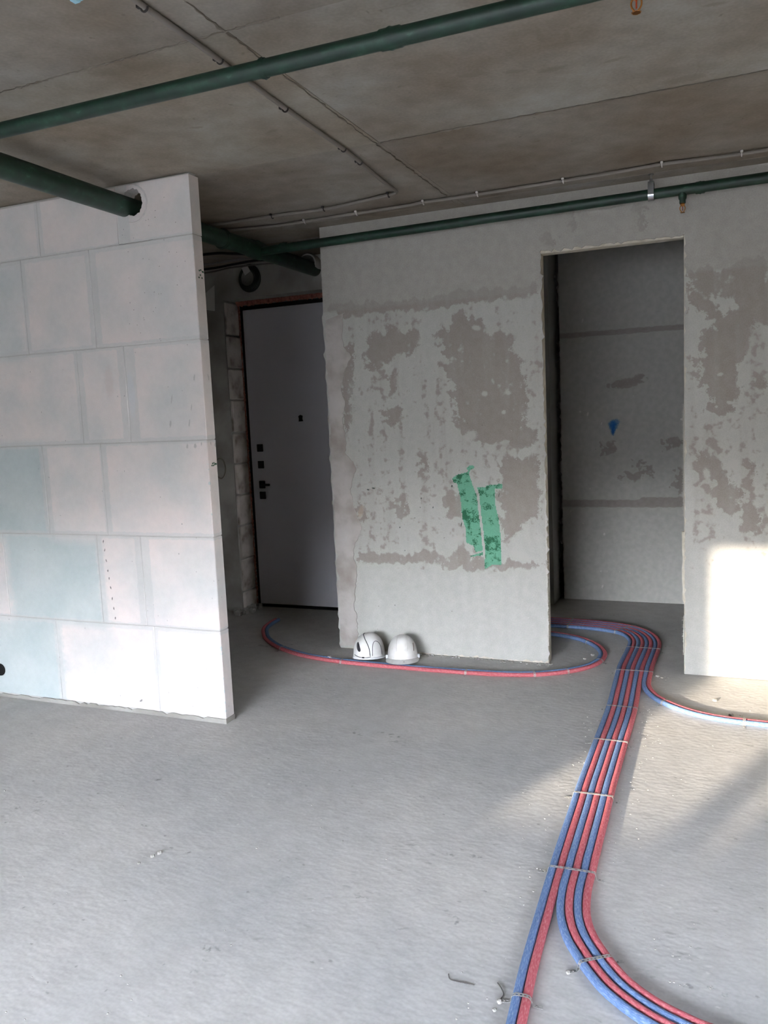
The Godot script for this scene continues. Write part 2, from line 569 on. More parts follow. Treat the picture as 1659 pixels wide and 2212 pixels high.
	single("sun_blocking_column", g, m_plain, "grey column added outside the window to block part of the sun", "column")
	# the houses across the street, low on the horizon
	for q in [[-34.0, -17.0, 6.4], [-16.0, 2.0, 5.4], [3.0, 22.0, 6.8]]:
		g = Geo.new()
		g.box(Vector3(q[0], -12.0, 36.0), Vector3(q[1], q[2], 46.0), 0.05)
		g.box(Vector3(q[0] + 3.0, q[2], 38.0), Vector3(q[0] + 6.0, q[2] + 0.8, 41.0), 0.05)
		single("apartment_block", g, m_plain, "grey apartment block across the street", "building", "blocks across the street").set_meta("kind", "structure")

# ---------------------------------------------------------------- block partition
func make_partition() -> void:
	var w := 760
	var h := 1150
	var k := 400.0
	var x0 := -4.39
	var top := 2.875
	var soft: Array = [[-4.4, 1.02, -3.63, 1.02, -3.6, 1.52, -4.4, 1.53], [-4.0, 0.52, -3.29, 0.52, -3.27, 1.01, -3.99, 1.01], [-4.4, 0.02, -3.65, 0.02, -3.65, 0.51, -4.4, 0.51], [-4.4, 2.05, -3.66, 2.05, -3.65, 2.5, -4.4, 2.5]]
	var blue := mask(soft, x0, top, w / k, h / k, 0.07, w, h)
	var joints: Array = []
	for y in [0.511, 1.017, 1.529, 2.043, 2.563]:
		joints.append([-4.39, y - 0.022, -2.49, y - 0.022, -2.49, y + 0.018, -4.39, y + 0.018])
	for a in [[-2.93, 0.0, 0.51, 0.02], [-3.64, 0.0, 0.51, 0.03], [-2.975, 0.51, 1.01, 0.05], [-3.28, 0.52, 1.01, 0.025], [-3.195, 1.02, 1.52, 0.025], [-3.62, 1.02, 1.52, 0.03], [-3.31, 1.53, 2.03, 0.03], [-2.985, 1.53, 2.03, 0.055], [-3.65, 2.05, 2.56, 0.02], [-3.165, 2.05, 2.56, 0.035], [-3.5, 2.57, 2.87, 0.025], [-2.93, 2.57, 2.87, 0.035]]:
		joints.append([a[0] - a[3], a[1], a[0] + a[3], a[1], a[0] + a[3], a[2], a[0] - a[3], a[2]])
	var jm := mask(joints, x0, top, w / k, h / k, 0.0125, w, h)
	var n1 := noise_bytes(w, h, 61, 0.006, 4)
	var n2 := noise_bytes(w, h, 62, 0.05, 4)
	var n3 := noise_bytes(w, h, 63, 0.3, 2)
	var d := PackedByteArray()
	d.resize(w * h * 3)
	for i in w * h:
		var bl := clampf(blue[clampi(i + int((n2[i] - 128) * 0.08), 0, w * h - 1)] / 255.0, 0.0, 1.0) * (0.22 if i < w * 340 else 0.55)
		var sm := clampf((jm[i] + (n2[i] - 128) * 1.1 - 90.0) / 110.0, 0.0, 1.0) * 0.65
		var t := (n1[i] - 128) * 0.05 + (n2[i] - 128) * 0.02 + (n3[i] - 128) * 0.02
		var pk := (n1[i] - 120) * 0.05
		var r := 212.0 + pk + t
		var gg := 206.0 + t
		var b := 203.0 - pk * 0.2 + t
		r = lerpf(r, 164 + t, bl); gg = lerpf(gg, 184 + t, bl); b = lerpf(b, 185 + t, bl)
		r = lerpf(r, 195 + t, sm); gg = lerpf(gg, 195 + t, sm); b = lerpf(b, 193 + t, sm)
		d[i * 3] = int(r); d[i * 3 + 1] = int(gg); d[i * 3 + 2] = int(b)
	var im := Image.create_from_data(w, h, false, Image.FORMAT_RGB8, d)
	var at := func(x: float, y: float) -> Vector2: return Vector2((x - x0) * k, (top - y) * k)
	for i in 9:        # a column of short chisel marks
		blot(im, at.call(-3.235 + i * 0.005, 0.99 - i * 0.055 + rng.randf_range(-0.01, 0.01)), Vector2(1.4, 4.0), rng.randf_range(-0.4, 0.4), rgb(70, 68, 66), 0.85)
	for q in [[-2.62, 1.50, 3, 6], [-2.57, 1.50, 4, 6], [-2.53, 1.51, 2, 5], [-2.60, 1.62, 2, 10], [-2.70, 1.75, 1.5, 12], [-2.55, 1.85, 2, 8], [-2.72, 1.62, 3, 9], [-2.58, 1.70, 1.5, 8]]:
		blot(im, at.call(q[0], q[1]), Vector2(q[2], q[3]), 0.2, rgb(168, 165, 162), 0.7)
	for i in 42:
		blot(im, at.call(rng.randf_range(-2.95, -2.55), rng.randf_range(2.0, 2.82)), Vector2(1.0, 1.0), 0, rgb(75, 72, 70), 0.9)
	for i in 40:
		blot(im, at.call(rng.randf_range(-4.3, -2.5), rng.randf_range(0.05, 2.0)), Vector2(rng.randf_range(0.7, 1.5), rng.randf_range(0.7, 2.0)), 0, rgb(120, 118, 116), 0.7)
	blot(im, at.call(-3.06, 0.075), Vector2(6, 2.5), -0.5, rgb(105, 102, 100), 0.8)
	blot(im, at.call(-3.10, 1.86), Vector2(14, 40), 0.0, rgb(205, 188, 183), 0.35)
	blot(im, at.call(-2.96, 1.78), Vector2(12, 60), 0.0, rgb(200, 205, 212), 0.4)
	var mp := mat(Color(1, 1, 1), 0.75, tex(im), Vector3.ZERO)
	mp.heightmap_enabled = true; mp.heightmap_texture = height_tile(512, [[65, 0.01, 3, 0.5, 1.0], [66, 0.08, 3, 0.15, 1.0]]); mp.heightmap_scale = 0.12
	var mort := mat(rgb(186, 184, 180), 0.92, null, Vector3.ZERO)
	var root := setting(thing("wall_partition", "white and pale green gypsum block partition ending in mid-room", "wall", Vector3(0, 0, ZP)))
	var geo := func() -> Geo:
		var g := Geo.new()
		g.o = Vector2(-x0, top); g.s = Vector2(k / w, k / h)
		return g
	var g: Geo = geo.call()
	# mortar core, a hair behind the faces, open round the pipe hole
	g.box(Vector3(-5.5, 0.0, -0.076), Vector3(-2.5, 2.563, -0.003))
	g.box(Vector3(-5.5, 2.563, -0.076), Vector3(-2.96, CEIL - 0.012, -0.003))
	g.box(Vector3(-2.74, 2.563, -0.076), Vector3(-2.5, CEIL - 0.012, -0.003))
	part("mortar", g, mort, root)
	g = geo.call()
	var strip := PackedVector2Array([Vector2(-5.5, 0.0), Vector2(-2.49, 0.0)])
	var up := ragged(Vector2(-2.49, 0.028), Vector2(-5.5, 0.02), 0.03, 0.012, -1.0)
	strip.append_array(up)
	g.prism(strip, -0.078, 0.007)
	part("bedding_strip", g, m_plain, root)
	var rows := [[0.022, 0.511, [-2.93, -3.64, -4.31, -4.98]], [0.511, 1.017, [-2.975, -3.28, -3.995, -4.66, -5.33]], [1.017, 1.529, [-3.195, -3.62, -4.29, -4.95]], [1.529, 2.043, [-2.985, -3.31, -3.98, -4.65, -5.3]], [2.043, 2.563, [-3.165, -3.65, -4.32, -4.99]], [2.563, CEIL - 0.012, [-2.96, -3.5, -4.17, -4.83]]]
	for r in rows:
		var ends: Array = [-2.495] + r[2] + [-5.5]
		for i in ends.size() - 1:
			g = geo.call()
			var off := rng.randf_range(-0.0015, 0.0015)
			if r[0] > 2.5 and i == 0:
				block_with_hole(g, Vector2(ends[1] + 0.002, r[0] + 0.002), Vector2(ends[0], r[1]), Vector2(-2.852, 2.764), off)
			else:
				g.box(Vector3(ends[i + 1] + 0.0015, r[0] + 0.0015, -0.08), Vector3(ends[i], r[1] - 0.0015, off), 0.003)
			part("block", g, mp, root)
	# plaster smeared in a ring round the hole, and the crumbling top joint under the ceiling
	g = geo.call()
	var pts := []
	for i in 30:
		var a := -1.9 + 3.6 * i / 29.0
		pts.append(Vector3(-2.852 + cos(a) * (0.088 + rng.randf() * 0.006), 2.755 + sin(a) * 0.094, 0.0))
	g.tube(pts, 0.0045, 6)
	part("plaster_ring", g, mp, root)
	g = geo.call()
	var cap := PackedVector2Array([Vector2(-2.5, CEIL), Vector2(-5.5, CEIL)])
	cap.append_array(ragged(Vector2(-5.5, CEIL - 0.014), Vector2(-2.5, CEIL - 0.012), 0.02, 0.01, 1.0))
	g.prism(cap, -0.07, -0.02)
	part("top_joint", g, mort, root)
	# green paint dabs on the free end
	var gp := mat(rgb(34, 74, 50), 0.6)
	for q in [[2.37, 0.01], [1.40, 0.005]]:
		g = Geo.new()
		for i in 7:
			var c := Vector3(-2.4945, q[0] + rng.randf_range(-0.012, 0.012) * (2.0 if q[1] > 0.008 else 0.6), -0.03 - 0.045 * i / 7.0)
			g.box(c - Vector3(0.001, 0.004, 0.004), c + Vector3(0.0005, 0.004, 0.004))
		part("paint_dab", g, gp, root)
	g = Geo.new()
	var ring := []
	for i in 25:
		ring.append(Vector3(cos(TAU * i / 24) * 0.034, sin(TAU * i / 24) * 0.034, 0.002))
	g.tube(ring, 0.004, 8, false)
	g.lathe([Vector2(0.0, 0.0015), Vector2(0.033, 0.0015)], Vector3.ZERO, 24, Basis(Vector3.RIGHT, PI / 2))
	var jb := single("socket_box", g, mat(rgb(22, 22, 23), 0.6), "round black socket box low in the block partition", "socket box", "", Vector3(-4.115, 0.17, ZP + 0.002))
	jb.rotation.x = 0.0

func block_with_hole(g: Geo, lo: Vector2, hi: Vector2, c: Vector2, zf: float) -> void:
	var angs := []
	for i in 36:
		angs.append(TAU * i / 36.0)
	for p in [lo, hi, Vector2(lo.x, hi.y), Vector2(hi.x, lo.y)]:
		angs.append(fposmod((p - c).angle(), TAU))
	angs.sort()
	var inn := []
	var outr := []
	for a in angs:
		var dir := Vector2.from_angle(a)
		var t := 1e9
		if dir.x > 1e-6: t = minf(t, (hi.x - c.x) / dir.x)
		if dir.x < -1e-6: t = minf(t, (lo.x - c.x) / dir.x)
		if dir.y > 1e-6: t = minf(t, (hi.y - c.y) / dir.y)
		if dir.y < -1e-6: t = minf(t, (lo.y - c.y) / dir.y)
		outr.append(c + dir * t)
		inn.append(c + Vector2(dir.x * 0.062, dir.y * 0.068) * rng.randf_range(0.95, 1.08))
	var zb := -0.08
	var up := func(p: Vector2, z: float) -> Vector3: return Vector3(p.x, p.y, z)
	for i in angs.size():
		var j := (i + 1) % angs.size()
		g.quad_out(up.call(outr[i], zf), up.call(outr[j], zf), up.call(inn[j], zf), up.call(inn[i], zf), Vector3(c.x, c.y, zb))
		g.quad_out(up.call(outr[i], zb), up.call(outr[j], zb), up.call(inn[j], zb), up.call(inn[i], zb), Vector3(c.x, c.y, zf))
		g.quad_out(up.call(outr[i], zf), up.call(outr[j], zf), up.call(outr[j], zb), up.call(outr[i], zb), Vector3(c.x, c.y, zf * 0.5))
		var m: Vector2 = (inn[i] + inn[j]) * 0.5
		var away := m + (m - c)
		g.quad_out(up.call(inn[i], zf), up.call(inn[j], zf), up.call(inn[j], zb), up.call(inn[i], zb), Vector3(away.x, away.y, (zf + zb) * 0.5))

# ---------------------------------------------------------------- plastered wall
func make_plastered_wall() -> void:
	var k := 400.0
	var w := 1200
	var h := 1150
	var x0 := -2.55
	var top := 2.875
	# damp or bare patches read off the wall, plus one darker area, in metres
	var patches: Array = [
		[-1.59, 2.22, -1.53, 2.23, -1.52, 2.17, -1.47, 2.20, -1.42, 2.20, -1.40, 2.11, -1.24, 2.08, -1.23, 1.97, -1.20, 1.95, -1.17, 1.91, -1.19, 1.87, -1.17, 1.74, -1.15, 1.65, -1.17, 1.58, -1.13, 1.49, -1.09, 1.50, -1.08, 1.42, -1.16, 1.40, -1.36, 1.41, -1.55, 1.44, -1.61, 1.57, -1.62, 1.70, -1.64, 1.86, -1.72, 1.91, -1.66, 1.96, -1.68, 2.03, -1.75, 2.08, -1.74, 2.13, -1.68, 2.15, -1.63, 2.14],
		[-2.22, 2.05, -2.17, 2.16, -2.13, 2.13, -2.06, 2.16, -2.02, 2.18, -1.98, 2.11, -1.91, 2.15, -1.83, 2.12, -1.85, 2.04, -1.90, 1.99, -1.94, 2.01, -2.00, 2.00, -2.05, 1.95, -2.09, 1.96, -2.14, 1.90, -2.19, 1.91, -2.22, 1.99],
		[-2.11, 1.68, -2.00, 1.68, -1.98, 1.59, -2.05, 1.55, -2.11, 1.59],
		[-2.50, 2.34, -2.31, 2.36, -2.05, 2.33, -1.68, 2.36, -1.52, 2.38, -1.07, 2.37, -1.06, 2.30, -1.43, 2.29, -1.78, 2.27, -2.03, 2.27, -2.26, 2.27, -2.36, 2.26],
		[-2.07, 1.89, -2.01, 1.89, -2.01, 1.77, -2.06, 1.76], [-2.38, 2.08, -2.31, 2.10, -2.31, 1.90, -2.34, 1.75, -2.34, 1.60, -2.40, 1.50, -2.40, 1.71, -2.41, 1.91],
		[-1.86, 1.35, -1.80, 1.32, -1.83, 1.24, -1.87, 1.23], [-2.06, 1.09, -1.98, 1.10, -1.95, 0.97, -2.03, 0.94], [-1.71, 1.09, -1.60, 1.12, -1.60, 0.95, -1.69, 0.96],
		[-1.32, 1.30, -1.09, 1.34, -1.09, 0.94, -1.19, 0.92, -1.26, 0.83, -1.31, 0.79, -1.33, 0.94, -1.35, 1.09],
		[-2.34, 0.69, -1.78, 0.71, -1.54, 0.74, -1.54, 0.68, -1.09, 0.68, -1.09, 0.65, -1.38, 0.61, -1.58, 0.60, -1.81, 0.64, -2.11, 0.64, -2.33, 0.64],
		[-2.35, 1.04, -2.28, 1.00, -2.27, 0.93, -2.31, 0.89, -2.33, 0.98],
		[-0.13, 2.21, -0.07, 2.15, -0.05, 2.09, -0.01, 2.08, 0.02, 2.12, 0.10, 2.11, 0.12, 2.03, 0.08, 1.87, 0.04, 1.83, 0.03, 1.75, 0.06, 1.65, 0.02, 1.63, 0.0, 1.55, -0.09, 1.53, -0.11, 1.64, -0.16, 1.77, -0.18, 1.84, -0.14, 1.90, -0.15, 1.98, -0.08, 2.05, -0.13, 2.13],
		[0.13, 1.74, 0.17, 1.74, 0.17, 1.67, 0.14, 1.67], [0.13, 2.37, 0.19, 2.39, 0.19, 2.17, 0.14, 2.02, 0.13, 2.18], [-0.17, 1.33, -0.14, 1.32, -0.14, 1.16, -0.16, 1.17],
		[-0.12, 1.28, -0.04, 1.27, 0.01, 1.17, 0.05, 1.12, 0.06, 1.01, -0.01, 0.98, -0.07, 1.03, -0.08, 1.14, -0.12, 1.18], [0.09, 1.27, 0.13, 1.26, 0.11, 1.13, 0.08, 1.03, 0.14, 1.02, 0.17, 0.87, 0.13, 0.85, 0.07, 0.90, 0.08, 1.02],
		[-0.21, 2.34, 0.44, 2.35, 0.44, 1.98, 0.16, 2.02, 0.02, 2.16, -0.10, 2.22, -0.16, 2.12, -0.21, 2.16], [-1.01, 2.64, -0.98, 2.63, -0.94, 2.59, -0.96, 2.57, -1.03, 2.58, -1.04, 2.61], [-0.88, 2.82, -0.83, 2.82, -0.82, 2.63, -0.87, 2.63], [-0.49, 2.75, -0.44, 2.74, -0.45, 2.59, -0.49, 2.60], [-0.22, 2.35, 0.4, 2.36, 0.4, 2.34, -0.22, 2.33]]  # the first outline here is a broad area darkening the right pier below the joint
	var pm := mask(patches, x0, top, w / k, h / k, 0.02, w, h)
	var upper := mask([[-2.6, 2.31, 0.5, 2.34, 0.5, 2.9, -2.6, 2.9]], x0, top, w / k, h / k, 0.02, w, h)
	var mott := mask([[-2.3, 0.75, -1.15, 0.8, -1.2, 1.5, -1.6, 1.95, -2.3, 1.9], [-0.2, 0.7, 0.4, 0.7, 0.4, 2.2, -0.2, 2.2]], x0, top, w / k, h / k, 0.08, w, h)
	var lower := mask([[-2.6, 0, 0.5, 0, 0.5, 0.6, -2.6, 0.6]], x0, top, w / k, h / k, 0.04, w, h)
	var green := mask([[-1.65, 1.19, -1.62, 1.21, -1.54, 1.23, -1.52, 1.16, -1.49, 1.07, -1.48, 0.95, -1.47, 0.84, -1.46, 0.72, -1.51, 0.71, -1.52, 0.75, -1.57, 0.77, -1.57, 0.86, -1.59, 0.93, -1.60, 1.07, -1.62, 1.16, -1.64, 1.16],
		[-1.487, 1.13, -1.37, 1.13, -1.37, 1.02, -1.35, 0.92, -1.34, 0.81, -1.34, 0.71, -1.34, 0.63, -1.40, 0.63, -1.45, 0.60, -1.445, 0.73, -1.453, 0.86, -1.465, 0.97, -1.472, 1.09],
		[-1.55, 1.25, -1.53, 1.27, -1.51, 1.27, -1.50, 1.26, -1.51, 1.25, -1.53, 1.24, -1.535, 1.22, -1.545, 1.22, -1.54, 1.24], [-1.43, 1.14, -1.32, 1.15, -1.32, 1.12, -1.42, 1.12], [-1.55, 0.68, -1.46, 0.71, -1.46, 0.69, -1.53, 0.68]], x0, top, w / k, h / k, 0.005, w, h)
	var deep := mask([[-1.43, 1.14, -1.32, 1.15, -1.32, 1.12, -1.42, 1.12], [-1.55, 0.68, -1.46, 0.71, -1.46, 0.69, -1.53, 0.68], [-1.65, 1.19, -1.62, 1.21, -1.54, 1.23, -1.53, 1.20, -1.61, 1.18, -1.63, 1.15], [-1.60, 0.97, -1.51, 0.99, -1.48, 0.90, -1.54, 0.89, -1.60, 0.92], [-1.44, 0.80, -1.35, 0.82, -1.34, 0.73, -1.45, 0.73]], x0, top, w / k, h / k, 0.01, w, h)
	var n1 := noise_bytes(w, h, 71, 0.006, 4)
	var n2 := noise_bytes(w, h, 72, 0.035, 5)
	var n3 := noise_bytes(w, h, 73, 0.25, 2)
	var st := Image.create_from_data(w, 150, false, Image.FORMAT_L8, noise_bytes(w, 150, 74, 0.02, 4))
	st.resize(w, h, Image.INTERPOLATE_CUBIC)
	var n4 := st.get_data()         # drawn out upwards: runs
	var d := PackedByteArray()
	d.resize(w * h * 3)
	var hb := PackedByteArray()
	hb.resize(w * h)
	for i in w * h:
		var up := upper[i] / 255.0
		var lo := lower[i] / 255.0
		var wild := (n2[i] - 128) * 1.4 * (1.0 - 0.7 * up) * (1.0 - 0.75 * lo) + (n4[i] - 128) * 0.7 * (1.0 - 0.5 * lo)
		var jx := clampi(i + int((n2[i] - 128) * 0.16 + (n3[i] - 128) * 0.05) + w * int((n4[i] - 128) * 0.12 + (n3[(i * 7) % (w * h)] - 128) * 0.03), 0, w * h - 1)
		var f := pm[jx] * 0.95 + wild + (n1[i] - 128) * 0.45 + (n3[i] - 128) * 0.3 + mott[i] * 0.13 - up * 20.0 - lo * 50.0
		var t := 0.62 * clampf((f - 40.0) / 150.0, 0.0, 1.0) + 0.38 * clampf((f - 95.0) / 40.0, 0.0, 1.0)
		t = clampf(t + (n4[i] - 128) * 0.0022 * (1.0 - lo), 0.0, 1.0)
		var fine := (n3[i] - 128) * 0.05 + (n2[i] - 128) * 0.04 + (n4[i] - 128) * 0.02
		var r := lerpf(PLASTER[0], UNDERCOAT[0], t) + fine
		var gg := lerpf(PLASTER[1], UNDERCOAT[1], t) + fine
		var b := lerpf(PLASTER[2], UNDERCOAT[2], t) + fine
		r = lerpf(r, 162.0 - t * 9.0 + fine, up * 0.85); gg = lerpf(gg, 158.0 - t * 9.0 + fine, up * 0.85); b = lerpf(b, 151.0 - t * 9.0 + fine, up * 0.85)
		if green[i] > 8:
			var gm := clampf((green[i] + (n3[i] - 128) * 0.9 + (n2[i] - 128) * 0.5 - 95.0) / 50.0, 0.0, 1.0)
			var dk := clampf((deep[clampi(i + int((n2[i] - 128) * 0.25) + w * int((n3[i] - 128) * 0.08), 0, w * h - 1)] * 0.42 + (n2[i] - 128) * 1.5 + (n3[i] - 128) * 0.9 - 50.0) / 70.0, 0.0, 1.0)
			r = lerpf(r, lerpf(108.0, 44.0, dk) + fine, gm); gg = lerpf(gg, lerpf(165.0, 96.0, dk) + fine, gm); b = lerpf(b, lerpf(138.0, 70.0, dk) + fine, gm)
		d[i * 3] = int(r); d[i * 3 + 1] = int(gg); d[i * 3 + 2] = int(b)
		hb[i] = clampi(int(150 - t * 30.0 + (n2[i] - 128) * 0.25 + (n3[i] - 128) * 0.15), 0, 255)
	var im := Image.create_from_data(w, h, false, Image.FORMAT_RGB8, d)
	var at := func(x: float, y: float) -> Vector2: return Vector2((x - x0) * k, (top - y) * k)
	for q in [[-2.25, 1.12, 5, 2], [-2.21, 1.13, 6, 2], [-1.87, 1.06, 2, 2.5], [-1.79, 1.0, 1.5, 3], [-2.03, 0.865, 1.8, 2.2], [-1.88, 1.0, 1.3, 1.3], [-1.92, 0.93, 1.3, 1.3], [-2.09, 0.33, 1.2, 3], [-2.0, 0.71, 1.3, 1.8], [-1.98, 0.95, 1, 1], [-1.81, 1.02, 1, 1], [-1.655, 1.14, 2.5, 4], [-1.60, 0.89, 1.5, 8], [-1.345, 1.08, 1, 7]]:
		blot(im, at.call(q[0], q[1]), Vector2(q[2], q[3]), 0.2, rgb(58, 66, 60), 0.85)
	for i in 60:
		blot(im, at.call(rng.randf_range(-2.5, -1.07), rng.randf_range(0.1, 2.2)), Vector2(rng.randf_range(0.8, 2.2), rng.randf_range(0.7, 1.6)), rng.randf() * 3.0, rgb(222, 221, 216) if rng.randf() < 0.5 else rgb(120, 115, 108), 0.75)
	for q in [[-1.46, 2.13, 14, 8], [-1.30, 1.60, 7, 6], [-1.52, 1.46, 22, 16], [-1.42, 1.72, 10, 8], [-1.27, 1.72, 9, 7], [-0.05, 1.76, 8, 5], [-0.07, 1.58, 4, 4], [0.0, 1.60, 8, 5], [-1.63, 0.80, 24, 12], [-1.22, 0.70, 32, 13], [-0.12, 1.20, 9, 16], [0.02, 1.26, 14, 14]]:
		blot(im, at.call(q[0], q[1]), Vector2(q[2], q[3]), rng.randf_range(-0.4, 0.4), rgb(180, 178, 172), 0.9)
	blot(im, at.call(-2.31, 0.97), Vector2(9, 22), 0.3, rgb(176, 158, 140), 0.6)
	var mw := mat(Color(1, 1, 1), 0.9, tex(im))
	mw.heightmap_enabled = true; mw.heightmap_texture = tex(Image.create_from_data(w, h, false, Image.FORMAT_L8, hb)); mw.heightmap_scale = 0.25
	var geo := func() -> Geo:
		var g := Geo.new()
		g.o = Vector2(-x0, top); g.s = Vector2(k / w, k / h)
		return g
	var root := setting(thing("wall_plastered", "stained grey plastered wall with a rough passage opening", "wall", Vector3(0, 0, ZW)))
	var ol := -1.05       # opening
	var orr := -0.242
	var ot := 2.532
	var g := Geo.new()
	g.box(Vector3(-2.512, 0.0, -0.09), Vector3(ol, CEIL, -0.008), 0.003)
	part("pier_core", g, m_cream, root)
	g = Geo.new()
	g.box(Vector3(ol, ot, -0.09), Vector3(orr, CEIL, -0.008), 0.003)
	part("lintel_core", g, m_cream, root)
	g = Geo.new()
	g.box(Vector3(orr, 0.0, -0.09), Vector3(2.5, CEIL, -0.008), 0.003)
	part("side_core", g, m_cream, root)
	# plaster coats with crumbled edges: three lifts on the pier, the lintel, three on the right
	var lifts := [[0.003, 0.666, 0.0], [0.666, 2.306, 0.0], [2.306, CEIL, 0.0006]]
	for i in 3:
		var lf: Array = lifts[i]
		g = geo.call()
		var p := PackedVector2Array()
		p.append_array(ragged(Vector2(-2.516, lf[1]), Vector2(-2.516, lf[0]), 0.03, 0.012, 1.0) if i < 2 else PackedVector2Array([Vector2(-2.514, lf[1]), Vector2(-2.516, lf[0])]))
		if i == 1:
			p.append(Vector2(-2.516, lf[0]))
		if i == 0:
			p.append_array(ragged(Vector2(-2.514, lf[0]), Vector2(ol - 0.004, lf[0]), 0.02, 0.016, -1.0))
		p.append_array(ragged(Vector2(ol - 0.003, lf[0] + (0.0 if i else 0.02)), Vector2(ol - 0.003, minf(lf[1], ot)), 0.022, 0.016, 1.0))
		if i == 2:
			p.append(Vector2(ol - 0.003, ot + 0.012))
			p.append_array(ragged(Vector2(ol + 0.005, ot + 0.02), Vector2(orr, ot + 0.012), 0.02, 0.014, 1.0))
			p.append(Vector2(orr + 0.006, ot + 0.014))
			p.append(Vector2(orr + 0.006, CEIL))
		else:
			p.append(Vector2(ol - 0.004, lf[1]))
		g.prism(p, -0.0085, lf[2])
		part("plaster_coat", g, mw, root)
		g = geo.call()
		p = PackedVector2Array([Vector2(2.5, lf[0]), Vector2(2.5, lf[1])])
		if i == 2:
			p.append(Vector2(orr, CEIL))
		p.append_array(ragged(Vector2(orr + 0.002, lf[1] if i < 2 else ot + 0.012), Vector2(orr + 0.002, lf[0] + (0.02 if i == 0 else 0.0)), 0.022, 0.012, -1.0))
		p.append(Vector2(orr + 0.002, lf[0]))
		g.prism(p, -0.0085, lf[2] + 0.0002)
		part("plaster_coat", g, mw, root)
	# smooth corner strip down the left edge of the pier, with a torn inner edge
	g = geo.call()
	var inner := v2s([-2.36, 2.30, -2.37, 2.28, -2.38, 2.10, -2.33, 2.02, -2.33, 2.00, -2.38, 1.91, -2.41, 1.81, -2.39, 1.71, -2.41, 1.58, -2.39, 1.45, -2.40, 1.37, -2.33, 1.27, -2.37, 1.16, -2.37, 1.07, -2.34, 0.93, -2.31, 0.85, -2.35, 0.77, -2.38, 0.68, -2.36, 0.55, -2.39, 0.33, -2.38, 0.23, -2.37, 0.03])
	var sp := PackedVector2Array()
	for q in smooth(inner, 0.014):
		sp.append(q + Vector2(rng.randf_range(-0.006, 0.006), 0))
	sp.append_array(ragged(Vector2(-2.519, 0.02), Vector2(-2.519, 2.30), 0.035, 0.02, 1.0))
	g.prism(sp, -0.004, 0.0055)
	var ms := mat(Color(1, 1, 1), 0.88, ramp_tile(256, 77, 0.012, 5, [[0.0, rgb(152, 143, 135)], [0.35, rgb(168, 161, 155)], [0.6, rgb(181, 175, 170)], [1.0, rgb(189, 185, 181)]]), Vector3(1.1, 1.1, 1.1), plaster_bump, 0.3)
	part("corner_strip", g, ms, root)
	# frayed glass-fibre mesh along both jambs
	for jam in [[ol - 0.004, 0.12, 1.25, 1.0], [orr + 0.003, 0.12, 0.36, -1.0], [orr + 0.003, 0.95, 1.6, -1.0]]:
		g = Geo.new()
		var y: float = jam[1]
		while y < jam[2]:
			var l := rng.randf_range(0.004, 0.016)
			g.box(Vector3(minf(jam[0], jam[0] + jam[3] * l), y, 0.0), Vector3(maxf(jam[0], jam[0] + jam[3] * l), y + 0.0016, 0.0015))
			y += 0.0065
		g.box(Vector3(jam[0] + jam[3] * 0.006 - 0.001, jam[1], -0.001), Vector3(jam[0] + jam[3] * 0.006 + 0.001, jam[2], 0.001))
		var o := part("fibre_mesh", g, mat(rgb(205, 202, 192), 0.8), root)
		o.set_meta("kind", "stuff")
	# bare white gypsum edge strips beside the opening
	g = Geo.new()
	var p3 := PackedVector2Array([Vector2(orr + 0.004, 0.42), Vector2(orr + 0.004, 0.86)])
	p3.append_array(ragged(Vector2(orr - 0.012, 0.86), Vector2(orr - 0.012, 0.42), 0.05, 0.006, -1.0))
	g.prism(p3, -0.03, -0.004)
	part("gypsum_edge", g, m_cream, root)
	# crumbs of mortar heaped along the foot of the pier
	g = Geo.new()
	for i in 150:
		var r := rng.randf_range(0.002, 0.008)
		var c := Vector3(rng.randf_range(-2.1, ol + 0.02), r * 0.5, 0.004 + rng.randf() * rng.randf() * 0.06)
		g.box(c - Vector3(r, r * 0.5, r * 0.7), c + Vector3(r, r * 0.6, r * 0.7), r * 0.3)
	part("foot_crumbs", g, m_plain, root).set_meta("kind", "stuff")

